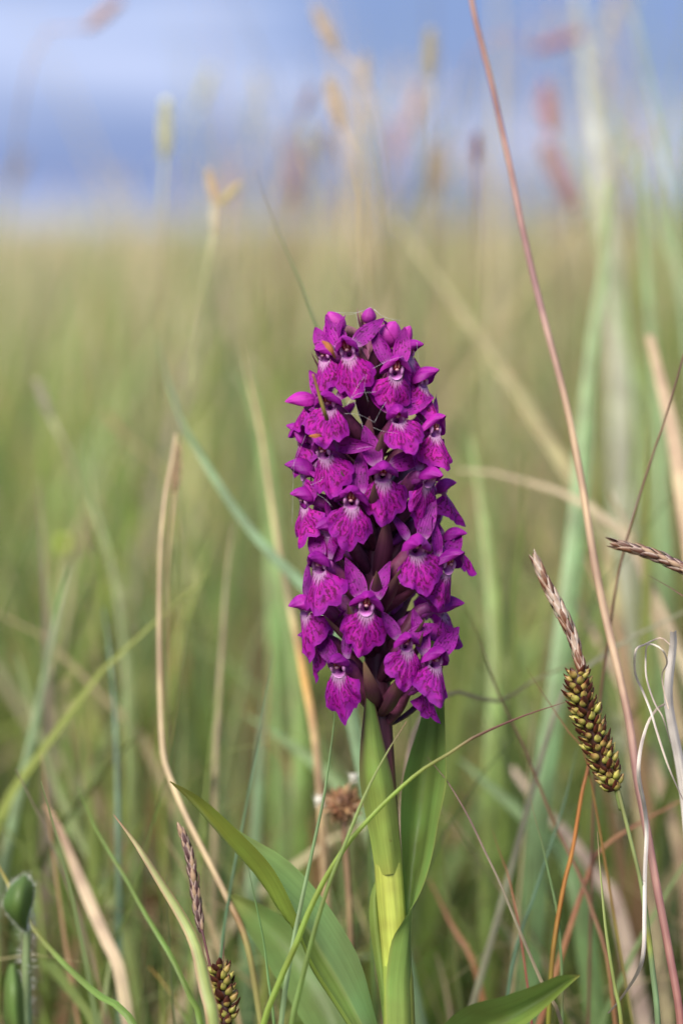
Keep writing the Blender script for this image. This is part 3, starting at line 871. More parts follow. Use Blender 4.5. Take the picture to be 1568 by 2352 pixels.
def leafA_col(u, q):
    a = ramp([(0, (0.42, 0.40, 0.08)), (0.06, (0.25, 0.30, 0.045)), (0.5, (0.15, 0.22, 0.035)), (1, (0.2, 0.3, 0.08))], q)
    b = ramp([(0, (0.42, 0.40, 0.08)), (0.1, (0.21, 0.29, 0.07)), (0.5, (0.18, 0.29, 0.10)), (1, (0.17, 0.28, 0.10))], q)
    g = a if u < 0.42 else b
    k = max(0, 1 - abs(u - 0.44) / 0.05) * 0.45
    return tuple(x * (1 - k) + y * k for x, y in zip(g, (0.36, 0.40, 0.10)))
part('leaf', loft_geo([
    [c6(765, 252, -.012), c6(905, 330, -.0125), c6(1062, 470, -.012), c6(1220, 640, -.0105), c6(1325, 845, -.009), c6(1358, 960, -.0075), c6(1420, 1100, -.007), c6(1575, 1340, -.006), c6(1700, 1560, -.004), c6(1760, 1850, -.001)],
    [c6(762, 254, -.012), c6(868, 330, -.0105), c6(1025, 490, -.010), c6(1185, 665, -.0085), c6(1295, 840, -.0075), c6(1352, 962, -.007), c6(1412, 1102, -.0068), c6(1566, 1342, -.006), c6(1695, 1562, -.004), c6(1760, 1850, -.001)],
    [c6(760, 256, -.012), c6(834, 326, -.0095), c6(1000, 512, -.008), c6(1150, 682, -.0065), c6(1252, 835, -.006), c6(1346, 962, -.006), c6(1404, 1104, -.006), c6(1556, 1344, -.006), c6(1690, 1565, -.004), c6(1760, 1850, -.001)],
    [c6(762, 254, -.012), c6(880, 336, -.007), c6(1035, 490, -.004), c6(1215, 640, -.002), c6(1340, 790, -.001), c6(1440, 930, -.001), c6(1520, 1080, -.002), c6(1640, 1340, -.003), c6(1740, 1560, -.002), c6(1770, 1850, 0)],
    [c6(765, 252, -.012), c6(910, 345, -.007), c6(1072, 474, -.003), c6(1280, 600, 0), c6(1425, 750, .002), c6(1540, 920, .002), c6(1620, 1080, .001), c6(1690, 1340, 0), c6(1760, 1560, 0), c6(1775, 1850, .001)]],
    None, n=60, m=17, colfun=leafA_col), M_LEAF)
part('leaf', loft_geo([
    [c6(985, 738, .018), c6(1080, 880, .017), c6(1180, 1040, .015), c6(1300, 1240, .012), c6(1450, 1480, .008), c6(1700, 1850, .002)],
    [c6(987, 737, .018), c6(1145, 855, .0185), c6(1285, 1010, .0175), c6(1415, 1220, .0138), c6(1540, 1470, .010), c6(1720, 1850, .003)],
    [c6(989, 735, .018), c6(1200, 820, .017), c6(1390, 960, .016), c6(1520, 1180, .013), c6(1630, 1450, .008), c6(1740, 1850, .002)]],
    [(0, (0.32, 0.34, 0.09)), (0.15, (0.16, 0.25, 0.07)), (1, (0.14, 0.24, 0.08))], n=36, m=9), M_LEAF)
part('leaf', loft_geo([
    [c8(517, 2108, -.016), c8(420, 2112, -.017), c8(285, 2165, -.018), c8(130, 2218, -.018), c8(-60, 2275, -.015), c8(-200, 2420, -.008), c8(-300, 2700, -.002)],
    [c8(519, 2111, -.016), c8(440, 2150, -.014), c8(320, 2225, -.013), c8(180, 2300, -.012), c8(20, 2380, -.010), c8(-160, 2490, -.006), c8(-300, 2720, -.002)],
    [c8(518, 2114, -.016), c8(432, 2192, -.016), c8(345, 2275, -.016), c8(240, 2362, -.016), c8(90, 2450, -.013), c8(-120, 2550, -.008), c8(-300, 2740, -.002)]],
    [(0, (0.30, 0.28, 0.08)), (0.06, (0.17, 0.24, 0.05)), (1, (0.13, 0.21, 0.05))], n=36, m=11), M_LEAF)

# ------------------------------------------------------------------ single blades and stems that can be picked out
W = lambda px, dz=0.0: px * KPX * (D + dz)
LINES = {'c6': c6, 'c7': c7, 'c8': c8, 'p': P}

def path(sys_, pts, dz):
    f = LINES[sys_]
    n = len(pts)
    d = dz if isinstance(dz, tuple) else (dz, dz)
    return [f(x, y, d[0] + (d[1] - d[0]) * i / max(1, n - 1)) for i, (x, y) in enumerate(pts)]

def blade(label, sys_, pts, dz, wpx, cols, twist=(0.35, 0.6), fold=0.4, root=True, name='grass_shoot', cat='grass blade', mat=None, edge=None, wtip=0.08, n=36, group=None, wprof=None):
    p = path(sys_, pts, dz)
    if root: p = to_ground(p)
    dm = dz if not isinstance(dz, tuple) else (dz[0] + dz[1]) / 2
    w = W(wpx, dm)
    prof = [(a, b * w) for a, b in wprof] if wprof else [(0, w * wtip), (0.12, w * 0.5), (0.45, w), (0.8, w), (1, w * 0.8)]
    g = ribbon_geo(p, prof, cols, n, twist, fold, 5, edge)
    o = obj(name, mesh(name, g[0], g[1], g[3], g[2], mat or M_BLADE))
    return tag(o, label, cat, group)

def culm(label, sys_, pts, dz, rpx, cols, root=True, name='grass_shoot', cat='grass stem', mat=None, n=44, group=None, taper=0.6):
    p = path(sys_, pts, dz)
    if root: p = to_ground(p)
    dm = dz if not isinstance(dz, tuple) else (dz[0] + dz[1]) / 2
    r = W(rpx, dm)
    g = tube_geo(p, [(0, r * taper), (0.5, r), (1, r)], cols, n, 8)
    o = obj(name, mesh(name, g[0], g[1], g[3], g[2], mat or M_BLADE))
    return tag(o, label, cat, group)

G1, G2, G3, G4 = (0.13, 0.20, 0.04), (0.10, 0.19, 0.06), (0.20, 0.27, 0.06), (0.16, 0.25, 0.10)
BLUEG = (0.12, 0.20, 0.12)
STR, PNK, ORG, BRN, TAN = (0.45, 0.36, 0.19), (0.36, 0.20, 0.18), (0.33, 0.14, 0.035), (0.14, 0.075, 0.04), (0.38, 0.28, 0.19)
PALE = (0.70, 0.64, 0.57)

# across the orchid's stem
blade('long green blade crossing in front of the orchid stem, ending in a dark red tip', 'p',
      [(1303, 1611), (1200, 1645), (1085, 1695), (1043, 1724), (970, 1768), (910, 1819), (852, 1877), (801, 1935), (750, 2013), (709, 2095), (680, 2170), (640, 2260), (600, 2380)], (-.012, -.016), 14,
      [(0, (0.20, 0.06, 0.06)), (0.10, (0.18, 0.09, 0.06)), (0.22, (0.22, 0.31, 0.05)), (1, (0.19, 0.29, 0.045))], (0.2, 0.3), 0.5, n=60)
blade('narrow green blade with a pinkish tip leaning against the orchid stem', 'c7',
      [(718, 312), (680, 375), (600, 500), (480, 722), (400, 900), (300, 1150), (200, 1400), (120, 1650), (40, 1950), (-20, 2200), (-60, 2420)], (-.012, -.020), 14,
      [(0, (0.30, 0.14, 0.10)), (0.05, (0.22, 0.27, 0.08)), (0.3, G1), (1, (0.12, 0.21, 0.05))], (0.1, 0.4), 0.5, n=50)
blade('straight pale green blade rising left of the orchid stem past the withered flower head', 'c6',
      [(1502, -120), (1495, 0), (1472, 180), (1450, 330), (1400, 560), (1350, 800), (1310, 1000), (1260, 1340)], (.006, -.014), 12,
      [(0, G2), (0.5, (0.19, 0.27, 0.12)), (1, (0.20, 0.29, 0.13))], (0.2, 0.2), 0.5)
blade('thin dark green blade standing behind the tip of the keeled orchid leaf', 'c6',
      [(1222, -330), (1195, -150), (1170, 0), (1090, 440), (1050, 640), (1000, 950), (985, 1150)], (.03, .012), 7.5, [(0, BLUEG), (1, (0.09, 0.17, 0.06))])
blade('thin green blade rising beneath the keeled orchid leaf', 'c6',
      [(1110, 620), (1125, 700), (1180, 960), (1205, 1160), (1228, 1340)], (.0, -.006), 9, [(0, G2), (1, (0.19, 0.27, 0.09))])
blade('wide yellow-green blade with pink margins and a brown tip by the dark sedge spike', 'c6',
      [(510, 402), (560, 465), (620, 545), (722, 705), (830, 880), (888, 1010), (925, 1180), (960, 1340)], (-.006, -.02), 36,
      [(0, (0.30, 0.12, 0.08)), (0.05, (0.30, 0.27, 0.12)), (0.2, (0.28, 0.33, 0.11)), (0.6, (0.26, 0.33, 0.09)), (1, (0.22, 0.30, 0.08))], (0.5, 0.15), 0.6, edge=(0.34, 0.20, 0.11),
      wprof=[(0, 0.04), (0.1, 0.4), (0.3, 0.85), (0.6, 1.0), (1, 0.95)], n=44)
blade('dry pinkish straw blade standing alone among green grass', 'c6',
      [(200, 362), (235, 400), (280, 490), (330, 620), (390, 760), (440, 880), (490, 990), (540, 1120)], (.05, .04), 30,
      [(0, (0.30, 0.19, 0.12)), (0.2, (0.48, 0.37, 0.26)), (1, (0.46, 0.37, 0.24))], (0.2, 0.2), 0.3, mat=M_DRY, wprof=[(0, .3), (.2, .9), (1, 1)])
blade('thin bright green blade slanting behind the wide yellow-green blade', 'c6',
      [(345, 270), (395, 390), (450, 500), (560, 680), (660, 860), (770, 1040), (860, 1230), (900, 1340)], (.03, .0), 14, [(0, G1), (1, (0.12, 0.22, 0.03))])
blade('green blade slanting down past the hairy leaf', 'c6', [(-60, 560), (0, 640), (130, 880), (280, 1060), (430, 1200), (600, 1340)], (.03, .0), 18, [(0, (0.36, 0.27, 0.07)), (0.25, G1), (1, (0.13, 0.24, 0.04))])
blade('green blade with a bent tip low behind the orchid leaf base', 'c6', [(660, 1080), (720, 1140), (800, 1260), (860, 1400)], (.04, .03), 10, [(0, ORG), (0.2, G1), (1, G1)])
# right of the orchid
blade('purplish brown mottled blade arching right of the orchid stem', 'c7',
      [(858, 556), (920, 630), (1000, 730), (1130, 950), (1240, 1180), (1340, 1390), (1430, 1610), (1540, 1870), (1640, 2100), (1760, 2352)], (.004, -.01), 9,
      [(0, (0.20, 0.10, 0.10)), (0.25, (0.16, 0.14, 0.09)), (0.55, (0.30, 0.24, 0.12)), (0.75, (0.33, 0.21, 0.12)), (0.85, (0.13, 0.10, 0.12)), (1, (0.22, 0.26, 0.11))], (0.2, 0.2), n=44)
culm('orange-brown stem turning green below a dark node under the sedge spike', 'c8',
     [(566, 1050), (550, 1120), (530, 1200), (505, 1350), (480, 1500), (445, 1640), (418, 1780), (398, 1900), (380, 2050), (362, 2352)], (.012, .006), 6.5,
     [(0, (0.28, 0.11, 0.04)), (0.1, (0.40, 0.16, 0.04)), (0.25, (0.34, 0.15, 0.03)), (0.42, (0.20, 0.21, 0.03)), (0.50, (0.16, 0.15, 0.03)), (0.515, (0.04, 0.018, 0.01)), (0.53, (0.30, 0.18, 0.04)), (0.545, (0.16, 0.20, 0.04)), (1, (0.13, 0.19, 0.05))], n=70)
blade('thin green blade with a small brown joint crossing the orange stem', 'c8', [(272, 1220), (295, 1330), (330, 1450), (372, 1640), (405, 1790), (425, 2000), (432, 2352)], (.008, .008), 8, [(0, (0.3, 0.22, 0.12)), (0.1, G4), (0.34, G4), (0.36, (0.16, 0.06, 0.03)), (0.38, G4), (1, (0.17, 0.26, 0.11))])
blade('upright green blade with a rusty band halfway up', 'c8', [(605, 1398), (612, 1500), (625, 1650), (650, 1900), (690, 2150), (725, 2352)], (-.004, -.012), 11,
      [(0, (0.25, 0.14, 0.09)), (0.08, (0.24, 0.27, 0.09)), (0.32, G3), (0.36, (0.24, 0.10, 0.05)), (0.46, (0.20, 0.06, 0.05)), (0.48, (0.22, 0.30, 0.04)), (1, (0.20, 0.29, 0.06))], (0.3, 0.5), 0.6, n=50)
blade('thin dark red blade behind the mottled blade', 'c8', [(84, 1385), (120, 1500), (162, 1610), (200, 1780), (222, 1900), (262, 2180), (280, 2352)], (.018, .01), 6, [(0, (0.36, 0.12, 0.07)), (0.5, (0.26, 0.055, 0.055)), (1, (0.22, 0.07, 0.06))])
blade('thin blue-green blade slanting behind the sedge spike', 'c8', [(505, 975), (480, 1090), (440, 1260), (370, 1480), (280, 1750), (210, 1950), (165, 2200)], (.03, .02), 9, [(0, BLUEG), (1, (0.10, 0.20, 0.11))])
blade('short dry blade tip with an orange point touching the sedge spike', 'c8', [(246, 575), (300, 660), (362, 752), (440, 870), (500, 960), (560, 1080)], (.012, .012), 7, [(0, (0.20, 0.10, 0.05)), (0.3, (0.30, 0.16, 0.05)), (0.5, (0.26, 0.24, 0.08)), (1, G1)])
blade('long rusty brown blade slanting through the blurred grass behind the sedge', 'c8', [(-80, 250), (0, 390), (110, 700), (250, 1000), (390, 1350), (520, 1620), (600, 1850), (660, 2050)], (.035, .02), 9, [(0, BRN), (0.4, (0.2, 0.11, 0.06)), (0.7, (0.33, 0.16, 0.07)), (1, (0.36, 0.16, 0.06))])
culm('tall pink-red grass culm leaning across the right side of the meadow', 'p',
     [(1076, -40), (1090, 40), (1125, 180), (1170, 380), (1202, 540), (1245, 720), (1300, 930), (1335, 1110), (1362, 1280), (1390, 1420), (1415, 1525), (1444, 1660), (1462, 1790), (1485, 1910), (1508, 2042), (1536, 2190), (1562, 2352)], (.035, -.004), 9.5,
     [(0, (0.30, 0.16, 0.13)), (0.25, (0.42, 0.25, 0.23)), (0.33, (0.46, 0.32, 0.21)), (0.52, (0.46, 0.32, 0.22)), (0.58, (0.40, 0.22, 0.20)), (0.8, (0.32, 0.14, 0.11)), (1, (0.36, 0.13, 0.10))], n=90, taper=0.7)
culm('wiry dark brown stem leaning beside the pink culm', 'p', [(1600, 720), (1568, 820), (1530, 950), (1480, 1100), (1425, 1290), (1400, 1440), (1378, 1600), (1366, 1750), (1360, 1900)], (.005, .03), 3.8, [(0, (0.24, 0.16, 0.11)), (0.5, (0.20, 0.11, 0.075)), (1, (0.15, 0.07, 0.05))], n=60)
blade('short yellow blade with a charred tip under the brown spike', 'p', [(1485, 1320), (1510, 1333), (1538, 1350), (1580, 1378), (1640, 1450), (1680, 1600)], (.006, .0), 11, [(0, (0.15, 0.07, 0.05)), (0.12, (0.2, 0.1, 0.06)), (0.18, (0.48, 0.33, 0.08)), (1, (0.45, 0.36, 0.12))])
blade('pale stalk lying sideways behind the sedge spike', 'p', [(1395, 1485), (1330, 1520), (1230, 1560), (1165, 1604), (1120, 1610), (1030, 1590), (960, 1660), (930, 1800)], (.05, .03), 13, [(0, (0.30, 0.30, 0.14)), (0.35, (0.42, 0.31, 0.24)), (0.6, (0.30, 0.20, 0.15)), (1, (0.22, 0.14, 0.09))], mat=M_DRY)
# blurred, further back
blade('broad blurred upright green blade behind the pink culm', 'p', [(1396, 420), (1388, 590), (1360, 800), (1340, 1000), (1325, 1200), (1295, 1450), (1270, 1650), (1240, 1850)], (.13, .07), 50, [(0, (0.25, 0.30, 0.14)), (0.4, (0.19, 0.29, 0.13)), (1, (0.17, 0.28, 0.09))], (0.1, 0.2), 0.3, wprof=[(0, .35), (.3, .8), (.7, 1), (1, 1)])
blade('broad blurred straw blade slanting down to the pink culm', 'p', [(830, 410), (900, 500), (960, 580), (1060, 720), (1180, 890), (1270, 1030), (1340, 1150), (1400, 1300)], (.24, .10), 27, [(0, (0.27, 0.25, 0.14)), (0.5, (0.29, 0.25, 0.13)), (1, (0.31, 0.25, 0.15))], (0.1, 0.2), mat=M_DRY)
blade('blurred tan blade at the edge of the meadow behind the wiry stem', 'p', [(1490, 770), (1515, 870), (1545, 1000), (1575, 1180), (1600, 1400)], (.09, .06), 38, [(0, TAN), (1, (0.48, 0.35, 0.22))], (0.1, 0.2), mat=M_DRY, wprof=[(0, .5), (.2, 1), (1, 1)])
blade('blurred blue-green blade curving down towards the spike', 'p', [(360, 780), (410, 950), (470, 1060), (540, 1170), (620, 1270), (690, 1340), (760, 1450)], (.09, .05), 30, [(0, (0.14, 0.2, 0.09)), (0.3, (0.17, 0.26, 0.14)), (1, (0.18, 0.27, 0.12))], (0.1, 0.3))
blade('blurred straw blade with a rusty patch left of the spike', 'p', [(545, 760), (575, 890), (600, 1000), (635, 1230), (668, 1400), (700, 1560), (730, 1750)], (.10, .05), 17, [(0, STR), (0.35, (0.40, 0.33, 0.18)), (0.42, (0.46, 0.24, 0.08)), (0.5, (0.42, 0.30, 0.17)), (1, (0.33, 0.28, 0.14))], mat=M_DRY)
blade('dark green thin blade pointing up behind the top of the spike', 'p', [(586, 388), (610, 460), (640, 535), (690, 650), (725, 745), (770, 860), (810, 1000), (830, 1250)], (.035, .03), 11, [(0, (0.20, 0.14, 0.09)), (0.1, (0.13, 0.17, 0.07)), (1, (0.12, 0.20, 0.05))])
blade('blurred dead leaf folded on the ground right of the orchid', 'c8', [(180, 1080), (260, 1190), (340, 1290), (440, 1400), (540, 1520), (620, 1640), (700, 1760)], (.10, .08), 42, [(0, (0.45, 0.35, 0.28)), (0.5, (0.52, 0.40, 0.32)), (1, (0.42, 0.33, 0.28))], (0.1, 0.5), mat=M_DRY, wprof=[(0, .3), (.3, .7), (.7, 1.0), (1, .8)], name='dead_leaf', cat='dead leaf')
blade('blurred pale dead leaf crumpled low behind the blue-green sedge stalk', 'c8', [(560, 1600), (630, 1660), (700, 1720), (760, 1800), (740, 1900)], (.14, .12), 55, [(0, (0.4, 0.33, 0.28)), (1, (0.5, 0.42, 0.38))], (0.2, 0.6), mat=M_DRY, wprof=[(0, .4), (.5, 1), (1, .6)], name='dead_leaf', cat='dead leaf')
blade('wide blurred green blade lying across behind the right orchid leaf', 'p', [(1050, 1740), (1130, 1810), (1210, 1880), (1290, 1960), (1330, 2060)], (.09, .07), 48, [(0, G4), (1, (0.16, 0.27, 0.07))], (0.2, 0.4))
blade('wide blurred green blade slanting down from behind the lowest flowers', 'p', [(560, 1640), (640, 1690), (720, 1750), (790, 1820), (860, 1930)], (.10, .08), 40, [(0, (0.17, 0.25, 0.1)), (1, G4)], (0.2, 0.4))
blade('blurred upright green blade left of the withered flower head', 'p', [(604, 1600), (598, 1720), (592, 1850), (585, 1980), (575, 2100)], (.09, .08), 36, [(0, (0.16, 0.24, 0.12)), (1, (0.15, 0.24, 0.10))], (0.1, 0.3))
for i, (lab, pts, w, c, dz) in enumerate([
    ('blurred light green blade leaning left below the yellow-green bud', [(160, 1300), (130, 1420), (95, 1600), (55, 1780), (15, 1960), (-10, 2100)], 24, (0.20, 0.28, 0.13), .09),
    ('thin blurred blue-green blade near the leaning straw stem', [(238, 1395), (252, 1500), (265, 1650), (270, 1800), (272, 1950)], 14, BLUEG, .07),
    ('blurred olive blade behind the dry pinkish straw blade', [(40, 1500), (90, 1680), (150, 1850), (230, 2010), (300, 2200)], 26, (0.17, 0.22, 0.06), .10),
    ('blurred straw stalk standing between the leaning straw stem and the spike', [(536, 1200), (520, 1330), (510, 1480), (500, 1640), (494, 1800)], 14, (0.38, 0.31, 0.17), .08),
    ('blurred tall green blade at the meadow edge beside the broad upright blade', [(1470, 330), (1480, 560), (1500, 800), (1520, 1050), (1530, 1300)], 30, (0.18, 0.27, 0.10), .16),
    ('blurred yellow-green blade close behind the right flowers', [(1080, 1000), (1110, 1180), (1130, 1350), (1140, 1550), (1130, 1750)], 42, (0.21, 0.29, 0.07), .12),
    ('blurred tan stalk lying across below the straw blade', [(1050, 1080), (1130, 1085), (1220, 1110), (1310, 1140), (1400, 1200), (1480, 1320)], 26, (0.42, 0.33, 0.20), .10),
    ('blurred tan stalk slanting behind the brown spike', [(1400, 1130), (1450, 1240), (1510, 1380), (1560, 1500), (1600, 1650)], 30, (0.36, 0.28, 0.17), .09),
    ('blurred pale stalk slanting up to the meadow edge', [(1600, 1390), (1520, 1430), (1440, 1470), (1350, 1530), (1280, 1620)], 16, (0.33, 0.32, 0.20), .05),
    ('blurred tan blade slanting behind the sedge stalk', [(1300, 1330), (1360, 1450), (1430, 1580), (1500, 1760), (1560, 1950)], 32, (0.36, 0.26, 0.16), .10),
    ('rusty blade lying low behind the sedge stalk', [(1600, 1825), (1540, 1850), (1470, 1890), (1410, 1925), (1360, 1980)], 14, (0.36, 0.15, 0.07), .04),
    ('blurred rusty blade low behind the right orchid leaf', [(985, 2020), (1010, 2070), (1040, 2130), (1090, 2220)], 18, (0.38, 0.17, 0.06), .06),
    ('blurred bright green blade rising into the sky behind the pink culm', [(1300, 300), (1370, 520), (1440, 800), (1480, 1000), (1500, 1300)], 22, (0.20, 0.28, 0.10), .25),
    ('blurred pale whitish blade rising into the sky', [(1325, -30), (1345, 150), (1372, 350), (1398, 560), (1420, 800)], 46, (0.42, 0.42, 0.30), .30),
    ('blurred slim green blade rising to the top of the sky', [(1440, -30), (1480, 150), (1530, 400), (1560, 650), (1590, 900)], 18, (0.22, 0.30, 0.14), .20),
    ('blurred green blade arching out over the meadow edge', [(1360, 180), (1420, 300), (1490, 460), (1560, 620), (1620, 800)], 20, (0.20, 0.27, 0.11), .25),
    ('blurred olive blade behind the leaning green bud stem', [(200, 1000), (215, 1150), (260, 1300), (290, 1500), (300, 1700)], 24, (0.18, 0.23, 0.07), .13),
    ('blurred bright green blade close behind the lower left flowers', [(630, 1250), (660, 1400), (680, 1550), (690, 1700), (690, 1850)], 40, (0.17, 0.27, 0.05), .14),
    ('blurred dark green blade behind the upper left flowers', [(560, 850), (600, 1000), (620, 1150), (630, 1300)], 40, (0.17, 0.27, 0.07), .2),
]):
    blade(lab, 'p', pts, (dz, dz * 0.8), w, [(0, tuple(x * 0.9 + 0.03 for x in c)), (1, c)], (0.1, 0.5), 0.3, wprof=[(0, .2), (.2, .7), (.5, 1), (1, .9)], n=24)

# the leaning straw stem with its joint
culm('pale bent straw stem with a brown joint above the keeled orchid leaf tip', 'p',
     [(405, 1000), (396, 1060), (382, 1130), (370, 1250), (366, 1400), (367, 1550), (371, 1680), (376, 1740), (392, 1790), (425, 1870), (470, 1960), (520, 2060), (570, 2180)], (.05, .015), 7,
     [(0, (0.45, 0.36, 0.20)), (0.40, (0.55, 0.43, 0.26)), (0.545, (0.50, 0.38, 0.22)), (0.555, (0.20, 0.08, 0.04)), (0.575, (0.32, 0.20, 0.10)), (0.60, (0.36, 0.33, 0.12)), (1, (0.22, 0.26, 0.07))], n=70, taper=0.8)

# ------------------------------------------------------------------ white curled dry leaf
dry = bpy.data.objects.new('dry_leaf', None); col.objects.link(dry)
dp = to_ground(path('c8', [(982, 405), (984, 450), (978, 520), (962, 640), (960, 760), (985, 900), (1010, 1020), (1036, 1180), (1060, 1400), (1080, 1700)], (-.004, .01)))
dry.location = (dp[-1].x, dp[-1].y, 0)
DINV = Matrix.Translation(-Vector(dry.location))
tag(dry, 'bleached white dry leaf with curled threads beside the pink culm', 'dry leaf')
def dpart(name, geo, mat):
    me = mesh(name, geo[0], geo[1], geo[3], geo[2], mat); me.transform(DINV); return obj(name, me, dry)
dpart('blade', ribbon_geo(dp, [(0, W(14)), (0.06, W(20)), (0.3, W(24)), (1, W(18))], [(0, (0.66, 0.60, 0.55)), (1, PALE)], 44, (0.3, 0.5), 0.7), M_DRY)
for pts, w, c in [
    ([(965, 470), (925, 438), (890, 445), (840, 470), (800, 490), (790, 540), (795, 620), (830, 700), (870, 800), (900, 900), (960, 1080), (1030, 1240)], 5, (0.52, 0.40, 0.31)),
    ([(958, 790), (935, 700), (925, 620), (950, 560), (930, 500), (880, 470), (850, 480), (845, 540), (850, 640), (890, 760), (930, 830), (970, 960)], 4, (0.50, 0.38, 0.29)),
    ([(940, 765), (900, 790), (860, 850), (830, 940), (812, 1040), (812, 1140), (838, 1270), (850, 1400), (842, 1600), (840, 1800), (835, 2000), (800, 2110), (720, 2230), (660, 2300)], 9, (0.52, 0.43, 0.36))]:
    n = len(pts)
    dpart('curl', ribbon_geo([c8(x, y, -.006 + .006 * math.sin(i * 1.1)) for i, (x, y) in enumerate(pts)], [(0, W(w * .5)), (0.3, W(w)), (0.8, W(w)), (1, W(w * .4))], [(0, c), (0.5, PALE), (1, c)], 60, (0.1, 1.0), 0.3), M_DRY)

# ------------------------------------------------------------------ sedges
def scale_mesh(name, L, w, c0, c1, edge):
    """a small pointed scale, tip along +z, bulging towards +y"""
    v, c = [], []
    nv, nu = 6, 5
    for j in range(nv):
        t = j / (nv - 1)
        ww = w * math.sin(math.pi * (0.2 + 0.79 * t)) ** 0.8
        for i in range(nu):
            u = 2 * i / (nu - 1) - 1
            v.append((u * ww, w * 0.7 * (1 - u * u) * math.sin(math.pi * (0.15 + 0.8 * t)) + 0.25 * w * t, L * t))
            c.append(edge if abs(u) > 0.8 else tuple(a * (1 - t) + b * t for a, b in zip(c0, c1)))
    return mesh(name, v, grid(nu, nv), [(0, 0)] * len(v), c, M_SEED)

def utricle_mesh(name, L, w, c0, c1):
    v, c = [], []
    nv, nu = 7, 8
    for j in range(nv):
        t = j / (nv - 1)
        ww = w * math.sin(math.pi * min(0.97, 0.06 + 0.94 * t ** 0.8)) ** 0.7 * (1 if t < 0.8 else 0.75)
        for i in range(nu):
            a = 2 * math.pi * i / nu
            v.append((ww * math.cos(a), ww * 0.8 * math.sin(a), L * t)); c.append(tuple(p * (1 - t * t) + q * t * t for p, q in zip(c0, c1)))
    return mesh(name, v, grid(nu, nv, True), [(0, 0)] * len(v), c, M_SEED)

UTR = [utricle_mesh('utricle', .0019, .00062, (0.30, 0.32, 0.06), (0.42, 0.33, 0.10)), utricle_mesh('utricle', .0018, .00058, (0.24, 0.25, 0.05), (0.30, 0.16, 0.06)), utricle_mesh('utricle', .0018, .0006, (0.36, 0.30, 0.08), (0.20, 0.07, 0.03))]
SCL = [scale_mesh('scale', .0021, .00062, (0.06, 0.012, 0.008), (0.04, 0.010, 0.006), (0.12, 0.03, 0.015)), scale_mesh('scale', .0019, .00055, (0.09, 0.02, 0.01), (0.05, 0.012, 0.008), (0.10, 0.03, 0.02))]
MSC = [scale_mesh('scale', .0030, .00052, (0.10, 0.035, 0.018), (0.16, 0.07, 0.035), (0.34, 0.24, 0.18)), scale_mesh('scale', .0027, .0005, (0.06, 0.022, 0.014), (0.12, 0.05, 0.03), (0.40, 0.32, 0.27)), scale_mesh('scale', .0028, .0005, (0.42, 0.34, 0.28), (0.22, 0.12, 0.07), (0.50, 0.43, 0.38))]
PSC = [scale_mesh('scale', .0024, .0005, (0.06, 0.025, 0.03), (0.10, 0.05, 0.05), (0.40, 0.30, 0.25)), scale_mesh('scale', .0023, .00048, (0.30, 0.20, 0.13), (0.36, 0.24, 0.16), (0.10, 0.05, 0.05))]

def place_scales(parent, pinv, pts, rad, n, kinds, lift, name, turn=2.399, size=1.0, seed=0, along=True):
    """pieces set in a spiral on a spike; pts from the base of the spike to its tip"""
    r = random.Random(seed)
    p = catmull(pts, 60)[:, :3]
    t = frames(p)
    for i in range(n):
        q = (i + 0.5) / n
        k = min(59, int(q * 59))
        T = Vector(t[k]); base = Vector(p[k])
        s = T.cross(Vector((0.3, 0.9, 0.25))).normalized(); b = T.cross(s)
        a = i * turn + r.uniform(-0.2, 0.2)
        out = s * math.cos(a) + b * math.sin(a)
        rr = float(np.interp(q, [x for x, _ in rad], [x for _, x in rad]))
        z = (T * math.cos(lift) + out * math.sin(lift)).normalized()
        y = (out - z * out.dot(z)).normalized(); x = y.cross(z)
        m = Matrix(((x.x, y.x, z.x, 0), (x.y, y.y, z.y, 0), (x.z, y.z, z.z, 0), (0, 0, 0, 1)))
        sc = size * r.uniform(0.85, 1.15)
        me = kinds[i % len(kinds)] if r.random() < 0.7 else r.choice(kinds)
        obj(name, me, parent, pinv @ Matrix.Translation(base + out * rr) @ m @ Matrix.Scale(sc, 4))

def sedge(label, stalk, stalk_r, stalk_c, female, fr, nf, male, mr, nm, mcore, msc, seed):
    e = bpy.data.objects.new('sedge', None); col.objects.link(e)
    st = to_ground(stalk)
    e.location = (st[-1].x, st[-1].y, 0)
    inv = Matrix.Translation(-Vector(e.location))
    tag(e, label, 'sedge')
    def pp(name, g, mat):
        me = mesh(name, g[0], g[1], g[3], g[2], mat); me.transform(inv); return obj(name, me, e)
    pp('stalk', tube_geo(st, stalk_r, stalk_c, 60, 8), M_BLADE)
    if female:
        f = pp('fruiting_spike', tube_geo(female, fr * 0.5, (0.035, 0.012, 0.008), 20, 8), M_SEED)
        prof = [(0, fr * 0.45), (0.15, fr * 0.85), (0.5, fr), (0.85, fr * 0.85), (1, fr * 0.5)]
        prof2 = [(a, b * 0.55) for a, b in prof]
        place_scales(f, inv, female, prof2, nf, SCL, 0.66, 'scale', seed=seed, size=1.1)
        place_scales(f, inv, female, [(a, b * 0.95) for a, b in prof2], nf, UTR, 0.90, 'utricle', seed=seed + 1, turn=2.399, size=1.08)
    if male:
        m = pp('pollen_spike', tube_geo(male, [(0, mr * 0.6), (0.5, mr * 0.9), (1, mr * 0.3)], mcore, 30, 8), M_SEED)
        place_scales(m, inv, male, [(0, mr * 0.5), (0.5, mr * 0.75), (1, mr * 0.3)], nm, msc, 0.12, 'scale', seed=seed + 2)
    return e, inv, pp

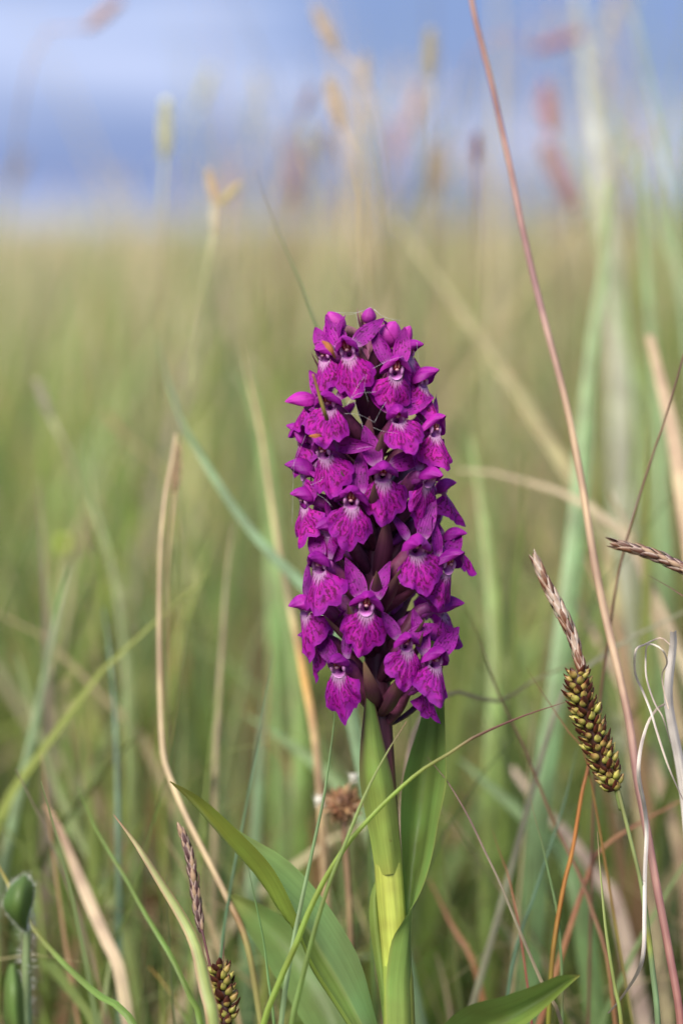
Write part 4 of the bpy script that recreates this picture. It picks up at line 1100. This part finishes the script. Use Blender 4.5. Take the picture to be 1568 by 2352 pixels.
fe = path('c8', [(690, 1190), (640, 1060), (575, 880), (520, 720), (505, 610)], (-.002, -.002))
ma = path('c8', [(545, 640), (520, 560), (480, 430), (420, 300), (360, 180), (300, 58)], (-.002, .004))
e, inv, pp = sedge('sedge with a fat brown and yellow seed spike on a blue-green stalk',
      path('c8', [(540, 630), (590, 780), (640, 950), (690, 1120), (735, 1300), (770, 1440), (820, 1650), (850, 1850), (880, 2100), (905, 2352)], (-.001, -.006)),
      [(0, .0003), (0.3, .00036), (0.34, .00050), (1, .00056)],
      [(0, (0.30, 0.24, 0.14)), (0.2, (0.24, 0.28, 0.10)), (0.355, (0.22, 0.28, 0.11)), (0.365, (0.08, 0.03, 0.03)), (0.38, (0.36, 0.40, 0.07)), (0.41, (0.17, 0.25, 0.12)), (1, (0.15, 0.24, 0.14))],
      fe, .0027, 112, ma, .00085, 60, (0.16, 0.07, 0.04), MSC, 10)
pp('sheath', tube_geo(path('c8', [(668, 1060), (700, 1180), (728, 1290)], (-.003, -.002)), [(0, .0002), (0.5, .00055), (1, .0006)], (0.22, 0.30, 0.10), 14, 8), M_BLADE)

fe2 = path('c6', [(1015, 1345), (1010, 1270), (1000, 1180), (975, 1090)], (-.006, -.004))
ma2 = path('c6', [(905, 930), (890, 850), (870, 700), (850, 590), (820, 490)], (.0, .002))
e2, inv2, pp2 = sedge('small sedge with a slim purple-brown spike behind the wide yellow-green blade',
      path('c6', [(900, 900), (915, 960), (935, 1050), (960, 1150), (990, 1260), (1010, 1345)], (.0, -.004)),
      [(0, .0002), (1, .0004)], [(0, (0.14, 0.05, 0.06)), (0.4, (0.20, 0.08, 0.07)), (0.6, (0.30, 0.28, 0.08)), (1, (0.25, 0.30, 0.08))],
      fe2, .0020, 44, ma2, .00062, 54, (0.10, 0.05, 0.05), PSC, 20)
pp2('bract', ribbon_geo(path('c6', [(1006, 966), (1002, 1020), (1000, 1080), (1008, 1150), (1010, 1250)], (-.004, -.005)), [(0, W(1)), (0.3, W(4)), (1, W(5))], [(0, (0.10, 0.05, 0.06)), (0.4, (0.30, 0.20, 0.10)), (1, (0.34, 0.30, 0.10))], 20), M_BLADE)

ma3 = path('p', [(1660, 1345), (1600, 1318), (1568, 1305), (1500, 1275), (1420, 1252)], (-.002, .002))
e3, inv3, pp3 = sedge('dark brown scaly sedge spike leaning in sideways behind the wiry stem',
      path('p', [(1640, 1335), (1690, 1370), (1730, 1480), (1750, 1700)], (-.002, .0)), [(0, .0003), (1, .0005)], (0.18, 0.22, 0.09),
      None, 0, 0, ma3, .00085, 64, (0.14, 0.07, 0.05), [MSC[1], PSC[0], MSC[0], PSC[1]], 30)

# ------------------------------------------------------------------ hairy leaf at the lower edge
hl = bpy.data.objects.new('hairy_plant', None); col.objects.link(hl)
sp = to_ground(path('c6', [(118, 830), (122, 900), (118, 1050), (120, 1200), (124, 1340)], (-.03, -.03)), 0.2)
hl.location = (sp[-1].x, sp[-1].y, 0)
HINV = Matrix.Translation(-Vector(hl.location))
tag(hl, 'dark green herb with white-haired leaf and stem beside the dry pinkish blade', 'herb')
def hpart(name, g, mat, parent=None):
    me = mesh(name, g[0], g[1], g[3], g[2], mat); me.transform(HINV); return obj(name, me, parent or hl)
hpart('stem', tube_geo(sp, [(0, .0006), (0.3, .0009), (1, .0011)], [(0, (0.20, 0.27, 0.12)), (1, (0.26, 0.33, 0.18))], 20, 9), M_BLADE)
lf = [[c6(112, 668, -0.0320), c6(48, 720, -0.0320), (c6(14, 800, -0.0320)), c6(45, 860, -0.0320), c6(80, 900, -0.0320), c6(112, 930, -0.0300)],
      [c6(113, 668, -0.0320), c6(90, 730, -0.0350), c6(80, 800, -0.0360), c6(85, 860, -0.0350), c6(100, 900, -0.0330), c6(117, 930, -0.0300)],
      [c6(115, 668, -0.0320), c6(152, 715, -0.0320), c6(150, 790, -0.0320), c6(130, 850, -0.0320), c6(124, 900, -0.0320), c6(122, 930, -0.0300)]]
hleaf = hpart('leaf', loft_geo(lf, (0.085, 0.15, 0.035), 20, 9), M_LEAF)
lf2 = [[c6(40, 1080, -0.0350), c6(20, 1180, -0.0360), c6(25, 1300, -0.0360), c6(60, 1420, -0.0340), c6(110, 1560, -0.0300)],
       [c6(60, 1070, -0.0360), c6(65, 1180, -0.0400), c6(70, 1300, -0.0400), c6(90, 1420, -0.0380), c6(115, 1560, -0.0300)],
       [c6(75, 1080, -0.0340), c6(105, 1180, -0.0340), c6(112, 1300, -0.0340), c6(118, 1420, -0.0320), c6(122, 1560, -0.0300)]]
hpart('leaf', loft_geo(lf2, (0.12, 0.20, 0.05), 20, 9), M_LEAF)
hm = MB()
rh = random.Random(5)
for i in range(1100):
    if i < 650:
        q = rh.random(); k = q * (len(sp) - 1); a = sp[int(k)].lerp(sp[min(len(sp) - 1, int(k) + 1)], k - int(k))
        an = rh.uniform(0, 6.28); d = Vector((math.cos(an), math.sin(an), rh.uniform(-0.3, 0.5))).normalized(); a = a + d * .0009
    else:
        rail = lf[rh.choice((0, 2))]; k = rh.random() * (len(rail) - 1); a = rail[int(k)].lerp(rail[min(len(rail) - 1, int(k) + 1)], k - int(k))
        d = Vector((rh.uniform(-1, 1), rh.uniform(-1, 1), rh.uniform(-0.5, 1))).normalized()
    b = a + d * rh.uniform(.0007, .0014)
    sd = d.cross(Vector((0, 1, 0.1))).normalized() * .00002
    hm.add([a - sd, a + sd, b], [(0, 1, 2)], [(0.75, 0.76, 0.70)] * 3)
me = hm.mesh('hair', M_HEAD); me.transform(HINV)
ho = obj('hair', me, hl); ho['kind'] = 'stuff'

# ------------------------------------------------------------------ withered flower head behind the stem
wh = bpy.data.objects.new('withered_flower', None); col.objects.link(wh)
wc = P(788, 1848, .035)
wst = to_ground([wc, P(792, 1930, .035), P(800, 2050, .035), P(806, 2200, .035)], 0.3)
wh.location = (wst[-1].x, wst[-1].y, 0)
WINV = Matrix.Translation(-Vector(wh.location))
tag(wh, 'withered brown clover-like flower head with white fluff behind the orchid stem', 'flower')
g = tube_geo(wst, .0006, [(0, (0.28, 0.18, 0.11)), (1, (0.25, 0.22, 0.10))], 20, 8)
me = mesh('stalk', g[0], g[1], g[3], g[2], M_BLADE); me.transform(WINV); obj('stalk', me, wh)
FLO = [scale_mesh('floret', .0026, .0006, (0.26, 0.13, 0.07), (0.44, 0.27, 0.13), (0.36, 0.22, 0.12)), scale_mesh('floret', .0024, .00055, (0.18, 0.08, 0.05), (0.33, 0.17, 0.09), (0.30, 0.2, 0.12))]
g = ball(wc.x, wc.y, wc.z, .0020, .0020, .0024, (0.16, 0.08, 0.05), 12, 9)
me = mesh('head', g[0], g[1], None, g[2], M_SEED); me.transform(WINV); hd = obj('head', me, wh)
r = random.Random(3)
for i in range(70):
    zz = 1 - 2 * (i + 0.5) / 70; a = i * 2.399
    d = Vector((math.sqrt(1 - zz * zz) * math.cos(a), math.sqrt(1 - zz * zz) * math.sin(a), zz))
    q = d.to_track_quat('Z', 'Y').to_matrix().to_4x4()
    obj('floret', FLO[i % 2], hd, WINV @ Matrix.Translation(wc + d * .0012) @ q @ Matrix.Rotation(r.uniform(0, 6), 4, 'Z') @ Matrix.Scale(r.uniform(0.8, 1.2), 4))
fm = MB()
for c0, nn in ((P(732, 1838, .034), 26), (P(812, 1785, .034), 16)):
    fm.add(*ball(c0.x, c0.y, c0.z, .0009, .0009, .0007, (0.62, 0.60, 0.52), 8, 6))
    tip = c0
    aa = wc.lerp(c0, 0.35)
    gg = tube_geo([aa, aa.lerp(c0, 0.5) + Vector((0, 0, .0004)), c0], .00022, (0.4, 0.32, 0.2), 8, 5); fm.add(*gg)
    for i in range(nn):
        d = Vector((r.uniform(-1, 1), r.uniform(-1, 1), r.uniform(-1, 1))).normalized()
        b = c0 + d * .0019; s_ = d.cross(Vector((0.2, 1, 0))).normalized() * .00008
        fm.add([c0 - s_, c0 + s_, b], [(0, 1, 2)], [(0.7, 0.68, 0.6)] * 3)
me = fm.mesh('fluff', M_HEAD); me.transform(WINV); obj('fluff', me, wh)

# ------------------------------------------------------------------ grasses in seed against the sky
def head_mesh(seed, slim=1.0):
    """a grass seed head of unit length along +z made of overlapping spikelets"""
    r = random.Random(seed)
    m = MB()
    g = tube_geo([Vector((0, 0, 0)), Vector((0, 0, .5)), Vector((0, 0, 1))], [(0, .03), (.4, .07 * slim), (1, .02)], (1, 1, 1), 8, 6)
    m.add(*g)
    n = 60
    for i in range(n):
        q = i / n
        a = i * 2.399
        rad = 0.15 * slim * math.sin(math.pi * (0.1 + 0.85 * q)) ** 0.7
        o = Vector((math.cos(a) * rad * 0.55, math.sin(a) * rad * 0.55, q * 0.92))
        d = Vector((math.cos(a) * 0.45, math.sin(a) * 0.45, 1)).normalized()
        s = d.cross(Vector((0.1, 0.2, 1))).normalized(); b = d.cross(s)
        L, w = r.uniform(.10, .16), r.uniform(.028, .042) * slim ** 0.5
        sh = r.uniform(0.7, 1.25)
        m.add([o, o + d * L * .4 + s * w, o + d * L * .4 + b * w, o + d * L * .4 - s * w, o + d * L * .4 - b * w, o + d * L],
              [(0, 1, 2), (0, 2, 3), (0, 3, 4), (0, 4, 1), (5, 2, 1), (5, 3, 2), (5, 4, 3), (5, 1, 4)], [(sh, sh, sh)] * 6)
    return m

HM = [head_mesh(i, s) for i, s in enumerate((1.0, 0.75, 1.25))]
head_cache = {}
def head_of(kind, c):
    key = (kind, c)
    if key not in head_cache:
        m = HM[kind]
        head_cache[key] = mesh('seed_head', m.v, m.f, m.uv, [tuple(min(1, a * b) for a, b in zip(c, k)) for k in m.c], M_HEAD)
    return head_cache[key]

def seed_grass(label, px, py, ang, lpx, dz, c, kind=0, stem_c=(0.34, 0.29, 0.15), group=None, sway=0.0, rad=None):
    """head centred on photo (px, py), leaning ang degrees right of upright"""
    a = math.radians(ang)
    L = W(lpx, dz)
    dx, dy = math.sin(a) * lpx / 2, -math.cos(a) * lpx / 2
    b, t = P(px - dx, py - dy, dz), P(px + dx, py + dy, dz)
    z = (t - b).normalized()
    root = Vector((b.x - z.x * 0.05 + sway, b.y + rng.uniform(-.02, .02), -.003))
    e = bpy.data.objects.new('seeding_grass_plant', None); col.objects.link(e)
    e.location = root
    inv = Matrix.Translation(-root)
    p = [b + z * L * 0.05, b - z * min(.02, b.z * .2), b.lerp(root, 0.55) - Vector((z.x * .01, 0, 0)), root]
    g = tube_geo(p, rad or .0003, [(0, c), (0.15, stem_c), (1, (0.20, 0.22, 0.08))], 26, 6)
    me = mesh('stem', g[0], g[1], g[3], g[2], M_BLADE); me.transform(inv); obj('stem', me, e)
    q = z.to_track_quat('Z', 'Y').to_matrix().to_4x4()
    obj('seed_head', head_of(kind, c), e, inv @ Matrix.Translation(b) @ q @ Matrix.Scale(L, 4))
    return tag(e, label, 'seeding grass', group)

HT, HP, HY, HR, HB = (0.70, 0.54, 0.34), (0.66, 0.46, 0.40), (0.66, 0.64, 0.34), (0.58, 0.27, 0.22), (0.22, 0.09, 0.10)
NAMED = [
    ('grass with a slim pale yellow head alone against the blue cloud', 380, 295, 2, 140, .16, HY, 1),
    ('grass with a plump tan head tilted left high in the sky', 748, 68, -28, 115, .16, HT, 0),
    ('grass with a tan head just beneath the tilted plump head', 768, 236, -15, 120, .15, HT, 0),
    ('grass with a short rounded tan head beside the plump tilted one', 835, 163, 4, 78, .22, HT, 2),
    ('grass with an upright yellowish tan head beside the pink culm', 988, 122, 0, 115, .18, (0.52, 0.43, 0.22), 0),
    ('grass with a brownish pink head drooping at the top of the sky', 240, 32, 50, 110, .22, HP, 0),
    ('grass with a small dark purple-brown rounded head', 1095, 340, 0, 72, .16, HB, 2),
    ('grass with a reddish head beside the whitish blade', 1258, 248, -8, 125, .26, HR, 0),
    ('grass with a long pink head leaning left over the meadow', 1285, 400, -28, 170, .28, (0.55, 0.33, 0.32), 0),
    ('grass with a pinkish red head bent nearly flat', 1282, 95, 72, 120, .28, (0.55, 0.26, 0.30), 1),
    ('grass with a small brown head behind the tan ones', 708, 226, 20, 66, .24, (0.30, 0.18, 0.17), 2),
    ('grass with a faint yellowish head beyond the slim pale yellow one', 474, 196, 20, 90, .34, HY, 1),
    ('grass with a dull brown head low by the horizon', 745, 335, 0, 80, .3, (0.30, 0.22, 0.16), 2),
    ('grass with a pale head just left of the tan ones', 580, 272, 0, 95, .4, (0.45, 0.47, 0.42), 1),
    ('grass with a tan head bent over at the horizon left of the pink culm', 1005, 390, 6, 130, .26, (0.46, 0.34, 0.24), 1),
    ('grass with a faint pink head next to the yellowish tan one', 952, 248, 15, 110, .34, HP, 0),
    ('grass with a faint rosy head behind the dark rounded one', 912, 325, 0, 100, .38, (0.52, 0.30, 0.32), 0),
    ('grass with a wide pinkish brown head low over the horizon', 682, 385, 8, 140, .36, (0.44, 0.30, 0.26), 2),
    ('grass with a dim brown head touching the horizon', 690, 455, 0, 80, .3, (0.32, 0.22, 0.15), 2),
    ('grass with a faint tan head standing apart against the blue cloud', 40, 392, 25, 90, .45, (0.42, 0.34, 0.26), 0),
    ('grass with a tan blurred head above the bent straw stem', 405, 1075, 4, 115, .055, (0.50, 0.36, 0.22), 1),
    ('grass with a pale dry head low in the meadow above the green buds', 100, 915, -20, 95, .13, (0.46, 0.42, 0.32), 1),
    ('grass with a yellow-brown head in the meadow left of the spike', 265, 975, -38, 70, .16, (0.44, 0.34, 0.16), 1),
]
for row in NAMED:
    seed_grass(*row)
# a head of three prongs
tp = bpy.data.objects.new('seeding_grass_plant', None); col.objects.link(tp)
b0 = P(493, 520, .10); root = Vector((P(430, 900, .10).x, b0.y - .01, -.003)); tp.location = root
TINV = Matrix.Translation(-root)
tag(tp, 'grass with a pale yellow three-pronged head at the horizon', 'seeding grass')
g = tube_geo([b0, P(470, 640, .10), P(432, 900, .095), P(415, 1060, .09), root], .00022, [(0, HY), (0.2, (0.30, 0.30, 0.14)), (1, (0.20, 0.24, 0.08))], 30, 6)
me = mesh('stem', g[0], g[1], g[3], g[2], M_BLADE); me.transform(TINV); obj('stem', me, tp)
for (x0, y0, x1, y1, c) in ((494, 535, 492, 455, (0.75, 0.68, 0.48)), (496, 470, 476, 385, (0.72, 0.56, 0.34)), (502, 470, 552, 420, (0.74, 0.62, 0.30))):
    a, b = P(x0, y0, .10), P(x1, y1, .10)
    q = (b - a).normalized().to_track_quat('Z', 'Y').to_matrix().to_4x4()
    obj('seed_head', head_of(0, c), tp, TINV @ Matrix.Translation(a) @ q @ Matrix.Scale((b - a).length, 4))

# many more, alike, thicker towards the right
rs = random.Random(21)
CROWD = [(HT, 'tan'), (HP, 'pinkish'), (HY, 'yellowish'), ((0.60, 0.55, 0.38), 'straw-coloured'), ((0.58, 0.44, 0.36), 'brownish'), ((0.64, 0.60, 0.50), 'whitish')]
for i in range(110):
    q = rs.random()
    px = 1600 * (q ** 0.62) + rs.uniform(-40, 40)
    py = rs.uniform(150, 520) if px < 1100 else rs.uniform(-30, 520)
    if px < 560 and py < 380: py = rs.uniform(390, 520)
    dz = rs.uniform(0.35, 1.6)
    c, cn = rs.choice(CROWD)
    kind, lean = rs.randrange(3), rs.uniform(-28, 28)
    lb = 'distant grass with a %s %s head, %s, in the crowd over the horizon' % (('medium', 'slim', 'plump')[kind], cn, 'standing upright' if abs(lean) < 9 else ('leaning left' if lean < 0 else 'leaning right'))
    seed_grass(lb, px, py, lean, rs.uniform(70, 110) * (D + .2) / (D + dz), dz, c, kind, group=lb.replace('distant grass', 'distant grasses'), sway=rs.uniform(-.05, .05), rad=.0005)

# two yellow-green buds
for lab, px, py, s in (('round yellow-green bud on a stalk in the blurred meadow', 150, 1252, 1.0), ('darker green bud lower than the yellow-green one', 212, 1302, 0.9)):
    c0 = P(px, py, .24); s *= 1.25
    e = bpy.data.objects.new('flower_bud', None); col.objects.link(e)
    root = Vector((c0.x - .008, c0.y, -.003)); e.location = root; bi = Matrix.Translation(-root)
    cc = (0.34, 0.42, 0.06) if s > 1.2 else (0.20, 0.33, 0.05)
    m = MB(); m.add(*ball(c0.x, c0.y, c0.z, .0017 * s, .0017 * s, .0019 * s, cc, 12, 9))
    me = m.mesh('bud', M_HEAD); me.transform(bi); bo = obj('bud', me, e)
    SEP = scale_mesh('sepal', .0032, .0010, tuple(x * .8 for x in cc), cc, cc)
    for i in range(5):
        a = i * 1.2566
        obj('sepal', SEP, bo, bi @ Matrix.Translation(c0 + Vector((math.cos(a) * .0013, math.sin(a) * .0013, -.0018))) @ Matrix.Rotation(a - math.pi / 2, 4, 'Z'))
    g = tube_geo([c0, c0.lerp(root, 0.5) + Vector((-.002, 0, 0)), root], .0006, (0.16, 0.24, 0.07), 18, 6)
    me = mesh('stalk', g[0], g[1], g[3], g[2], M_BLADE); me.transform(bi); obj('stalk', me, e)
    tag(e, lab, 'flower bud')

# ------------------------------------------------------------------ small things caught on the spike
def c1(x, y, dz): return P(631.5 + .2929 * x, 689 + .2929 * y, dz)
g = tube_geo([c1(296, 580, -.0175), c1(322, 660, -.0172), c1(350, 760, -.0168), c1(385, 870, -.0165), c1(408, 936, -.0150)], [(0, .0002), (0.6, .00035), (1, .00038)], [(0, (0.30, 0.14, 0.06)), (0.3, (0.26, 0.17, 0.05)), (0.7, (0.26, 0.22, 0.05)), (1, (0.22, 0.18, 0.05))], 20, 6)
tag(obj('grass_fragment', mesh('grass_fragment', g[0], g[1], g[3], g[2], M_BLADE)), 'thin olive grass fragment stuck upright on the left of the flower spike', 'grass fragment')
for lab, pts, w in (('withered orange-brown petal curled in an upper flower', [c1(368, 322, -.0150), c1(410, 345, -.0160), c1(450, 395, -.0165), (c1(475, 455, -.0155))], .0011),
                    ('small orange dry petal scrap lying on a left flower hood', [c1(268, 1065, -.0150), c1(310, 1062, -.0155), c1(350, 1058, -.0155), c1(372, 1072, -.0150)], .0008)):
    g = ribbon_geo(pts, [(0, w * .3), (.4, w), (1, w * .2)], [(0, (0.38, 0.15, 0.04)), (1, (0.24, 0.08, 0.03))], 14, (0.3, 0.9), 0.8)
    tag(obj('dry_petal', mesh('dry_petal', g[0], g[1], g[3], g[2], M_DRY)), lab, 'dry petal')

web = bpy.data.objects.new('spider_web', None); col.objects.link(web)
web.location = P(850, 760, -.012); VINV = Matrix.Translation(-Vector(web.location))
tag(web, 'fine spider silk strung between the orchid buds and flowers', 'spider web')
WEBS = [[(470, 95), (630, 98), (760, 55)], [(470, 95), (600, 112), (740, 62)], [(630, 98), (645, 160), (650, 225)], [(775, 70), (840, 125), (930, 155)], [(775, 75), (860, 135), (985, 160)],
        [(755, 190), (800, 200), (825, 245)], [(1110, 330), (1115, 400), (1125, 480)], [(560, 830), (640, 740), (790, 720)], [(545, 890), (660, 900), (780, 960)], [(600, 750), (660, 900), (690, 1010)],
        [(770, 1000), (850, 1030), (960, 1045)], [(640, 1170), (700, 1155), (760, 1150)], [(720, 580), (700, 680), (730, 800)], [(700, 600), (640, 690), (560, 830)], [(150, 1250), (140, 1500), (135, 1760)], [(240, 1060), (150, 1280), (120, 1330)],
        [(280, 1450), (350, 1420), (375, 1390)], [(330, 1520), (400, 1570), (445, 1620)], [(1100, 950), (1150, 1060), (1190, 1150)], [(760, 540), (880, 480), (1010, 440)], [(780, 960), (830, 860), (870, 800)]]
for i, pts in enumerate(WEBS):
    zz = -.0135 if 300 < pts[1][0] < 1000 and pts[1][1] > 300 else -.006
    g = tube_geo([c1(x, y, zz) for x, y in pts], .000014, (0.8, 0.8, 0.8), 14, 4)
    me = mesh('strand', g[0], g[1], g[3], g[2], M_WEB); me.transform(VINV); obj('strand', me, web)
